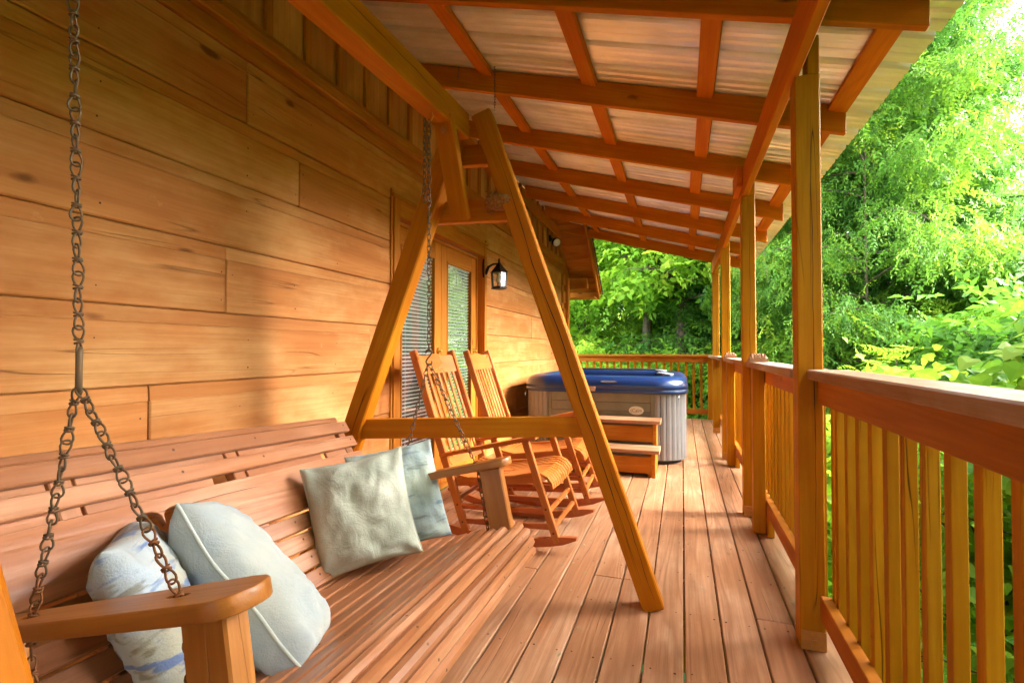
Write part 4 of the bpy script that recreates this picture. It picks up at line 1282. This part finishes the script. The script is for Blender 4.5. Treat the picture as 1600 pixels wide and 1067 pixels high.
def build_steps():
    s = thing('tub_steps', 'two-tread wooden step unit in front of the hot tub', 'steps', (-.6, 4.85, 0))
    xa, xb = -1.08, -.235
    for x in (xa, xb - .03):
        p = [(4.63, 0), (5.10, 0), (5.10, .445), (4.875, .445), (4.875, .215), (4.63, .215)]
        v, f = loft([[(xx, y, z) for y, z in p] for xx in (x, x + .03)], True, True)
        o = MB().add(v, f).build('side_panel', M_TRIM, s)
        b = bmesh.new(); b.from_mesh(o.data); bmesh.ops.recalc_face_normals(b, faces=b.faces); b.to_mesh(o.data); b.free()
    for (y0, z) in ((4.60, .217), (4.845, .447)):
        for k in range(2):
            boxb('tread', (xa - .04, y0 + k * .135, z), (xb + .04, y0 + k * .135 + .131, z + .034), M_DECK, s, axis=0, b=.005)
    boxb('riser', (xa + .031, 4.631, .035), (xb - .031, 4.652, .185), M_TRIM, s, axis=0)
    boxb('riser', (xa + .031, 4.876, .275), (xb - .031, 4.897, .425), M_TRIM, s, axis=0)
    boxb('foot_cleat', (xb - .065, 4.653, .0), (xb - .031, 4.69, .2), M_TRIM, s, axis=2)
build_steps()

# ------------------------------------------------------------------ wall lantern, floodlight
def build_lantern():
    c = Vector((-1.70, 4.505, 0)); zt, zb_ = 1.925, 1.752
    l = thing('wall_lantern', 'black carriage lantern with clear panes on the wall by the door', 'lantern', (WX, c.y, 1.95))
    m = MB()
    py = 4.68
    c = Vector((-1.70, 4.56, 0))
    pts = [(0.0 + .05 * cos(2 * pi * k / 20) * (1 if True else 0), .115 * sin(2 * pi * k / 20)) for k in range(20)]
    v, f = loft([[(x, c.y + a, 1.955 + b) for a, b in pts] for x in (WX + .001, WX + .018)], True, True)
    o = MB().add(v, f).build('back_plate', M_BLACK, l)
    m.tube([(WX + .015, c.y, 1.90), (WX + .05, c.y, 1.97), (WX + .10, c.y, 1.995), (c.x, c.y, 1.995)], [.02, .014, .010, .009], 8)
    m.build('bracket_arm', M_BLACK, l, smooth=True)
    m = MB(); m.lathe([(.088, 1.905), (.092, 1.912), (.070, 1.935), (.048, 1.958), (.028, 1.985), (.013, 2.005), (.009, 2.02), (.012, 2.03), (.006, 2.045), (.001, 2.05)], 6, (c.x, c.y, 0)); m.build('cap', M_BLACK, l)
    m = MB(); m.lathe([(.060, 1.742), (.083, 1.75), (.083, 1.757), (.072, 1.768), (.02, 1.77)], 6, (c.x, c.y, 0)); m.build('base', M_BLACK, l)
    for k in range(6):
        a = k * pi / 3
        m = MB(); m.tube([(c.x + .072 * cos(a), c.y + .072 * sin(a), 1.765), (c.x + .08 * cos(a), c.y + .08 * sin(a), 1.908)], .0055, 6); m.build('cage_bar', M_BLACK, l)
        b = a + pi / 3
        v = [(c.x + .070 * cos(a), c.y + .070 * sin(a), 1.768), (c.x + .070 * cos(b), c.y + .070 * sin(b), 1.768), (c.x + .078 * cos(b), c.y + .078 * sin(b), 1.905), (c.x + .078 * cos(a), c.y + .078 * sin(a), 1.905)]
        MB().add(v, [(0, 1, 2, 3)]).build('pane', M_LGLASS, l)
    m = MB(); m.lathe([(.014, 1.905), (.014, 1.885), (.018, 1.87), (.029, 1.845), (.031, 1.83), (.024, 1.812), (.008, 1.803)], 14, (c.x, c.y, 0)); m.build('bulb', M_BULB, l, smooth=True)
build_lantern()
def build_flood():
    l = thing('flood_light', 'small white floodlight under the roof at the far wall end', 'floodlight', (WX, 7.1, 2.78))
    m = MB(); m.lathe([(.05, 0), (.05, .02), (.02, .03)], 14, (WX + .014, 7.08, 2.80), 'x'); m.build('mount', M_BLACK, l)
    m = MB(); m.tube([(WX + .03, 7.08, 2.80), (WX + .08, 7.07, 2.76)], .014, 8); m.build('neck', M_BLACK, l)
    d = Vector((.62, -.62, -.48)).normalized()
    m = MB(); m.lathe([(.02, -.05), (.045, -.03), (.062, .03), (.066, .06), (.06, .066)], 18)
    meshobj('shade', m.mesh(), M_BLACK, l, Matrix.Translation((WX + .10, 7.06, 2.745)) @ d.to_track_quat('Z', 'Y').to_matrix().to_4x4(), True)
    m = MB(); m.lathe([(.058, .0665), (.05, .075), (.02, .08)], 18)
    meshobj('lens', m.mesh(), M_WHITEP, l, Matrix.Translation((WX + .10, 7.06, 2.745)) @ d.to_track_quat('Z', 'Y').to_matrix().to_4x4(), True)
build_flood()

# ------------------------------------------------------------------ vegetation
RNG = np.random.default_rng(4)
def norm(a): return a / np.maximum(np.linalg.norm(a, axis=-1, keepdims=True), 1e-9)
def leaflet(l, w, base=(0, 0, 0), ang=0., fold=.25, droop=.1):
    """one folded leaflet: 4 vertices (base, left, tip, right), quad"""
    c, s = cos(ang), sin(ang)
    pts = [(0, 0, 0), (l * .45, w / 2, w * fold), (l, 0, -l * droop), (l * .45, -w / 2, w * fold)]
    return [(base[0] + x * c - y * s, base[1] + x * s + y * c, base[2] + z) for x, y, z in pts]
def t_pinnate(pairs, L, l, w):
    v = []
    for k in range(pairs):
        t = (k + .6) / pairs; x = L * t; z = -.35 * L * t * t
        sc = .75 + .5 * math.sin(pi * t)
        for sg in (1, -1): v += leaflet(l * sc, w * sc, (x, 0, z), sg * radians(68 - 15 * t), .15, .25)
    v += leaflet(l, w, (L, 0, -.35 * L), 0, .15, .3)
    return np.array(v, float)
def t_spray(n, L, l, w, seed=0):
    """alternate simple leaves along a twig"""
    r = random.Random(seed); v = []
    for k in range(n):
        t = (k + .5) / n
        v += leaflet(l * r.uniform(.75, 1.15), w * r.uniform(.8, 1.15), (L * t, 0, -.2 * L * t * t + r.uniform(-.2, .2) * l), (1 if k % 2 else -1) * radians(r.uniform(30, 85)), r.uniform(.05, .35), r.uniform(.1, .5))
    v += leaflet(l, w, (L, 0, -.2 * L), 0, .2, .3)
    return np.array(v, float)
def t_broad(n, L, l, w, seed=0):
    """heart shaped leaves, 8 vertices and 2x2 quads each -> here two half-blades of 4"""
    r = random.Random(seed); v = []
    for k in range(n):
        t = (k + .5) / n; a = (1 if k % 2 else -1) * radians(r.uniform(35, 80)); s = r.uniform(.75, 1.2) * (1.15 - .5 * t)
        bx = L * t; bz = -.25 * L * t * t
        c_, s_ = cos(a), sin(a)
        dr = r.uniform(.2, .7)
        for sg in (1, -1):
            cup = r.uniform(.0, .12) * l
            A_, B_, C_, D_, E_, F_ = (0, 0, 0), (-.10 * l, sg * w * .26, cup * .5), (l * .14, sg * w * .50, cup - dr * .04 * l), (l * .46, sg * w * .42, cup - dr * .22 * l), (l * 1.0, 0, -dr * l * .75), (l * .45, 0, -dr * .16 * l)
            for pts in ((A_, B_, C_, F_), (F_, C_, D_, E_)):
                pts = pts if sg < 0 else pts[::-1]
                v += [(bx + (x * c_ - y * s_) * s, (x * s_ + y * c_) * s, bz + z * s) for x, y, z in pts]
    return np.array(v, float)
def leaves(name, pos, dirs, template, mat, parent, scale=(.8, 1.25), tint=None, roll=.5, rng=RNG):
    N = len(pos); K = len(template)
    x = norm(dirs + rng.normal(0, .18, (N, 3)))
    up = norm(np.array([0, 0, 1.]) + rng.normal(0, roll, (N, 3)))
    y = norm(np.cross(up, x)); z = np.cross(x, y)
    s = rng.uniform(*scale, N)[:, None, None]
    V = pos[:, None, :] + s * (template[None, :, 0:1] * x[:, None, :] + template[None, :, 1:2] * y[:, None, :] + template[None, :, 2:3] * z[:, None, :])
    V = V.reshape(-1, 3)
    nq = len(V) // 4
    o = pos.mean(axis=0); V = V - o
    me = bpy.data.meshes.new(name)
    me.vertices.add(len(V)); me.vertices.foreach_set('co', V.astype(np.float32).ravel())
    me.loops.add(nq * 4); me.loops.foreach_set('vertex_index', np.arange(nq * 4, dtype=np.int32))
    me.polygons.add(nq); me.polygons.foreach_set('loop_start', np.arange(0, nq * 4, 4, dtype=np.int32))
    try: me.polygons.foreach_set('loop_total', np.full(nq, 4, dtype=np.int32))
    except Exception: pass
    if tint is None: tint = rng.uniform(0, 1, N)
    per = np.repeat(tint, K // 4) + rng.normal(0, .10, nq)
    at = me.attributes.new('tint', 'FLOAT', 'POINT'); at.data.foreach_set('value', np.clip(np.repeat(per, 4), 0, 1).astype(np.float32))
    me.update(calc_edges=True)
    ob = meshobj(name, me, mat, parent, Matrix.Translation(o)); ob['kind'] = 'stuff'
    return ob
def tree_skeleton(base, h, crown_lo, rad, n_limb, rng, tr=.16, lean=(0, 0), droop=.15, sub=6, up=.35):
    """returns tube mesh builder and arrays of twig points and directions"""
    m = MB(); base = np.array(base, float)
    tp = []
    for k in range(9):
        t = k / 8
        tp.append(base + np.array([lean[0] * t * h + .10 * math.sin(3 * t + base[0]), lean[1] * t * h + .10 * math.cos(2.5 * t + base[1]), h * .93 * t]))
    m.tube([tuple(p) for p in tp], [tr * (1.25 if k == 0 else 1) * (1 - .85 * k / 8) for k in range(9)], 10)
    P, D = [], []
    ga = rng.uniform(0, 6)
    for i in range(n_limb):
        t = crown_lo + (1 - crown_lo) * (i + rng.uniform(0, .8)) / n_limb
        t = min(t, .98); q = t * 8; k = min(int(q), 7); p0 = tp[k] + (tp[k + 1] - tp[k]) * (q - k)
        a = ga + i * 2.39996 + rng.normal(0, .25)
        u = (t - crown_lo) / (1 - crown_lo)
        L = rad * (.55 + .6 * math.sin(pi * min(.95, u * .8 + .22))) * rng.uniform(.75, 1.15)
        el = up + .5 * u + rng.normal(0, .12)
        d = np.array([cos(a) * cos(el), sin(a) * cos(el), sin(el)])
        lp = [p0]
        for s in range(6):
            d = norm(d + np.array([0, 0, -droop * .25]) + rng.normal(0, .10, 3)); lp.append(lp[-1] + d * L / 6)
        r0 = tr * .36 * (1 - .6 * t) + .008
        m.tube([tuple(p) for p in lp], [max(.004, r0 * (1 - .88 * s / 6)) for s in range(7)], 5)
        lp = np.array(lp)
        for j in range(sub):
            tt = .25 + .75 * (j + rng.uniform(0, .9)) / sub
            q = min(tt, .999) * 6; k2 = int(q); b0 = lp[k2] + (lp[k2 + 1] - lp[k2]) * (q - k2)
            ld = norm(lp[k2 + 1] - lp[k2])
            sd_ = norm(np.cross(ld, [0, 0, 1])) * (1 if j % 2 else -1)
            dd = norm(ld * .6 + sd_ * .9 + np.array([0, 0, rng.uniform(-.25, .35)]))
            SL_ = L * rng.uniform(.22, .45)
            sp = [b0]
            for s in range(4):
                dd = norm(dd + np.array([0, 0, -droop * .4]) + rng.normal(0, .12, 3)); sp.append(sp[-1] + dd * SL_ / 4)
            m.tube([tuple(p) for p in sp], [max(.0025, r0 * .3 * (1 - .8 * s / 4)) for s in range(5)], 4)
            sp = np.array(sp)
            for s in range(1, 5):
                P.append((sp[s], sp[s - 1])); D.append(dd)
    A = np.array([p[0] for p in P]); B = np.array([p[1] for p in P]); D = np.array(D)
    return m, A, B, D
TREE_N = 0
def tree(name, label, base, h, crown_lo, rad, n_limb, n_leaf, template, mat, group, tr=.16, seed=0, spread=.22, droop=.15, tintmid=.45, tintvar=.28, lean=(0, 0), sub=6, scale=(.8, 1.25), up=.35, cat='tree', roll=.5, keep=None):
    rng = np.random.default_rng(seed + 100)
    m, A, B, D = tree_skeleton(base, h, crown_lo, rad, n_limb, rng, tr, lean, droop, sub, up)
    t = thing(name, label, cat, base, group)
    m.build('trunk' if cat == 'tree' else 'stem', M_BARK if cat == 'tree' else M_TWIG, t, smooth=True)
    i = rng.integers(0, len(A), n_leaf)
    f = rng.uniform(0, 1, (n_leaf, 1))
    pos = A[i] * f + B[i] * (1 - f) + rng.normal(0, 1, (n_leaf, 3)) * spread * np.array([1, 1, .6])
    az = rng.uniform(0, 2 * pi, n_leaf)
    dirs = norm(D[i] * .8 + np.stack([np.cos(az), np.sin(az), rng.uniform(-.7, .25, n_leaf)], 1))
    clump = rng.normal(0, 1, len(A))[i]
    # shoots at the outside of the crown are younger and yellower
    out = np.linalg.norm(pos[:, :2] - np.array(base)[:2], axis=1) / max(rad, .1)
    tint = tintmid + tintvar * .6 * clump + tintvar * .5 * rng.normal(0, 1, n_leaf) + .18 * (out - .7)
    if keep is not None:
        k = keep(pos); pos, dirs, tint = pos[k], dirs[k], tint[k]
    leaves('crown' if cat == 'tree' else 'foliage', pos, dirs, template, mat, t, scale, np.clip(tint, 0, 1), roll, rng)
    return t
PIN = t_pinnate(6, .25, .068, .027)
PINL = t_pinnate(8, .36, .078, .026)
SPR = t_spray(6, .30, .115, .06, 1)
SPB = t_spray(6, .42, .17, .10, 2)
SPF = t_spray(11, .36, .082, .036, 7)
SPG = t_spray(9, .32, .095, .046, 9)
BRD = t_broad(5, .38, .105, .10, 3)
BRDS = t_broad(4, .26, .085, .08, 5)
gz = ground_z
off_porch = lambda p: ~((p[:, 0] < .66) & (p[:, 1] < 9.05)) & ~((p[:, 0] < 1.35) & (p[:, 1] < 8.5) & (p[:, 2] > 2.0))

GT = 'trees around the porch'
def T(name, label, x, y, *a, **k): tree(name, label, (x, y, gz(x, y)), *a, group=GT, keep=off_porch, **k)
# right-hand side, close
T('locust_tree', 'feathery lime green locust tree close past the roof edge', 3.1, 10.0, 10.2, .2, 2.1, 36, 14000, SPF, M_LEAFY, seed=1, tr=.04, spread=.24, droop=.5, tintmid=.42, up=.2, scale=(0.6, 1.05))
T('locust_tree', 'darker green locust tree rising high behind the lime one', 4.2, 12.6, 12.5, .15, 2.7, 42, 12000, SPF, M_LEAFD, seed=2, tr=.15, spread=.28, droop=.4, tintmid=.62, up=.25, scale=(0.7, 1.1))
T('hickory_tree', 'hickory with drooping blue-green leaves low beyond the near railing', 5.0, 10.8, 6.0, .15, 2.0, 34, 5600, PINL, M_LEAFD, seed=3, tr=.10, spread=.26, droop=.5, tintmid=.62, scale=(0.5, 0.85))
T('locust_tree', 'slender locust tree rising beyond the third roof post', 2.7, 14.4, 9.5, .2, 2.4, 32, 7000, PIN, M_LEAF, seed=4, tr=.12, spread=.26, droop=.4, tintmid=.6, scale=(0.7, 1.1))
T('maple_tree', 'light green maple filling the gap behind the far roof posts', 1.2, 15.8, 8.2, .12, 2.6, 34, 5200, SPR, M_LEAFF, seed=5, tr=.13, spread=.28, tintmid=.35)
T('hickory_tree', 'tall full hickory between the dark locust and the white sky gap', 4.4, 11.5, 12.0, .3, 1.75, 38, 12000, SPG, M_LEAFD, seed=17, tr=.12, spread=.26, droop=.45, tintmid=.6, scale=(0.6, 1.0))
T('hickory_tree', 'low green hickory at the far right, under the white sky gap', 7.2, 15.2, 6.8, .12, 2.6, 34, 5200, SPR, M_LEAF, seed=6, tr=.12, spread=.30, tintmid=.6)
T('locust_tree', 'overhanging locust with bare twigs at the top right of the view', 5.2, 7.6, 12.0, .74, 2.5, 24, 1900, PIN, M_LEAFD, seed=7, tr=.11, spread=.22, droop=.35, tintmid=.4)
# straight ahead, beyond the deck end
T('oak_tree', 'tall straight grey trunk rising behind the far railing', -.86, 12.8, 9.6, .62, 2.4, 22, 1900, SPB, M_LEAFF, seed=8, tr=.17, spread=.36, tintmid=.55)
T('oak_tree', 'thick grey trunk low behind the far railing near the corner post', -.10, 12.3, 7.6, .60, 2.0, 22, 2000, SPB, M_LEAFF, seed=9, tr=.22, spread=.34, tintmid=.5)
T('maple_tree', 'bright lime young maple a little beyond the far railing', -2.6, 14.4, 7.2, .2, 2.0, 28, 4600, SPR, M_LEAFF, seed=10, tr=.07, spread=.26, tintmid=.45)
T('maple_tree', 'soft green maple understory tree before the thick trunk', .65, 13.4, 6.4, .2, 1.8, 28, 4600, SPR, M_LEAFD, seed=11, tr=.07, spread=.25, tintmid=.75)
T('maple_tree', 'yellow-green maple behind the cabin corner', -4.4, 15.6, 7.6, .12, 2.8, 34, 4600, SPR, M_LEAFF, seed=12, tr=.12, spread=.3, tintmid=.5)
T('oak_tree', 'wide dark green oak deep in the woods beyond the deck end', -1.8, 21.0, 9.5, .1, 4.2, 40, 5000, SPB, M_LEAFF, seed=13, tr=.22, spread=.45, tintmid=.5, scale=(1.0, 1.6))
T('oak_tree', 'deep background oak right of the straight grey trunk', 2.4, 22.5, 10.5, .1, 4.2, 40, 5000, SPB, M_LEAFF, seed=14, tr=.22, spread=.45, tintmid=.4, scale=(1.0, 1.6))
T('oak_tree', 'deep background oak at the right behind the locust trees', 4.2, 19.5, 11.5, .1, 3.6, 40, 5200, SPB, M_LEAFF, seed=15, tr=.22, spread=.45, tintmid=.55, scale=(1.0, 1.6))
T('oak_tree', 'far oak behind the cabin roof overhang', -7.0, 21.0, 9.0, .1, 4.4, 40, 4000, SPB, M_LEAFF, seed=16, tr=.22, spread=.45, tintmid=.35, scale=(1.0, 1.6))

# wood goes on beside and behind the photographer; nearest oak added as sun blocker
for k, (x, y, hh, rr, where) in enumerate(((6.0, 2.5, 10.0, 2.2, 'tall one added to block sun, nearest of the'), (4.6, -1.8, 8.0, 2.4, 'second nearest of the'), (5.2, -5.6, 9, 2.8, 'farthest right of the'), (1.0, -10.2, 9, 3.0, 'middle one of the'), (-3.5, -10.6, 9, 3.0, 'leftmost of the'))):
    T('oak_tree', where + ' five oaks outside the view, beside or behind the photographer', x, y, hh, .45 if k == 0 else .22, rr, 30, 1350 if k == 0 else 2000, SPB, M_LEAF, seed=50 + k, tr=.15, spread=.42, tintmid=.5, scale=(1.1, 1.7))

GS = 'shrubs below the deck'
def Sb(name, label, x, y, h, r, nl, n, tm, mat, **k):
    tree(name, label, (x, y, gz(x, y)), h, .12, r, nl, n, tm, mat, GS, tr=.035, spread=.2, up=.55, cat='shrub', keep=off_porch, **k)
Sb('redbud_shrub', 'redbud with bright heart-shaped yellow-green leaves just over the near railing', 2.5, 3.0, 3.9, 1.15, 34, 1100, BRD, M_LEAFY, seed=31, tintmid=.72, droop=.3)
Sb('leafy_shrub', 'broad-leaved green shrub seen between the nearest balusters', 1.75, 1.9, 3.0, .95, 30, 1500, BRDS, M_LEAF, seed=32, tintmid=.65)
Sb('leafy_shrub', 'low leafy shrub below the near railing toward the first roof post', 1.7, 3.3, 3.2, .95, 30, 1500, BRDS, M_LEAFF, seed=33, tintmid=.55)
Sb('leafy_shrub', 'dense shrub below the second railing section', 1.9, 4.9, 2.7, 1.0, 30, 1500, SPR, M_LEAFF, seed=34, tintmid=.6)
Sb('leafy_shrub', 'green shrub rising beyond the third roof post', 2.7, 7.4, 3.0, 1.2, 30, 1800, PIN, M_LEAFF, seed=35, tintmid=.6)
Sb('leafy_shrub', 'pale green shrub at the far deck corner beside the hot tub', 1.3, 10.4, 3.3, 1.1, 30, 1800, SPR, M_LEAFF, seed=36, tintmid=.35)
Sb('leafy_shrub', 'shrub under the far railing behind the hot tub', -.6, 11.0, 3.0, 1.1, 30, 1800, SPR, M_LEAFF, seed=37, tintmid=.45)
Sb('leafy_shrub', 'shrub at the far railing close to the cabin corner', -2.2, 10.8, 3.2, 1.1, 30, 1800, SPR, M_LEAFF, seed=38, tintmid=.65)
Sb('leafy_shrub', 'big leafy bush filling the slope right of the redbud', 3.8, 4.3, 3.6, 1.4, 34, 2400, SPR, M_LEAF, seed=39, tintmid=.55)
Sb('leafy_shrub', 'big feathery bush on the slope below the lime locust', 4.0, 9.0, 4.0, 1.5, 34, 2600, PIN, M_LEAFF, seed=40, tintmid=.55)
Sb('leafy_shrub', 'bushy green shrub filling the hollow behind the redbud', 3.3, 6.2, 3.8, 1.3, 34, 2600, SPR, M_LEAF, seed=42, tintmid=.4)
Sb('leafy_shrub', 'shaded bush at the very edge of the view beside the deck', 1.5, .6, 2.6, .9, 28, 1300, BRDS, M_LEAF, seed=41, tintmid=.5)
# woodland floor further out reads as one mass
def undergrowth():
    rng = np.random.default_rng(77); n = 9000
    x = rng.uniform(-9, 17, n); y = rng.uniform(9.6, 32, n)
    k = (y > 10) | (x > 1.5); x, y = x[k], y[k]
    x2 = rng.uniform(4.5, 16, 3500); y2 = rng.uniform(2.5, 12, 3500)
    x = np.concatenate([x, x2]); y = np.concatenate([y, y2])
    cl = np.array([noise.noise((a * .5, b * .5, 3)) for a, b in zip(x, y)])
    z = np.array([gz(a, b) for a, b in zip(x, y)]) + np.abs(rng.normal(0, 1, len(x))) * (.9 + 1.6 * np.clip(cl, -.2, .8)) + .1
    pos = np.stack([x, y, z], 1)
    az = rng.uniform(0, 2 * pi, len(x))
    d = np.stack([np.cos(az), np.sin(az), rng.uniform(-.2, .5, len(x))], 1)
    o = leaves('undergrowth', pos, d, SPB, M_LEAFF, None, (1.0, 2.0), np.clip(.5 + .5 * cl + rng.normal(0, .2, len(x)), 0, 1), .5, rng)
    tag(o, 'mass of green undergrowth on the wooded slope', 'undergrowth', None, 'stuff')
undergrowth()

def litter():
    rng = np.random.default_rng(5); n = 46
    pos = np.stack([rng.normal(.13, .07, n), rng.normal(5.30, .13, n), np.full(n, .004)], 1)
    n2 = 130; pos = np.concatenate([pos, np.stack([rng.uniform(-.9, .5, n2), rng.uniform(1.2, 8.6, n2), np.full(n2, .004)], 1)]); n += n2
    az = rng.uniform(0, 2 * pi, n); d = np.stack([np.cos(az), np.sin(az), np.zeros(n)], 1)
    t = np.array(leaflet(.045, .016, (0, 0, 0), 0, .1, 0)); t[:, 2] = np.abs(t[:, 2])
    o = leaves('fallen_leaves', pos, d, t, leaf_mat('leaf_litter', (.22, .20, .14, 1), (.30, .34, .18, 1), (.45, .45, .36, 1), .1), None, (.22, .8), rng.uniform(0, 1, n), .15, rng)
    tag(o, 'scatter of small fallen leaves on the deck, thickest by the hot tub corner', 'leaves', None, 'stuff')
litter()
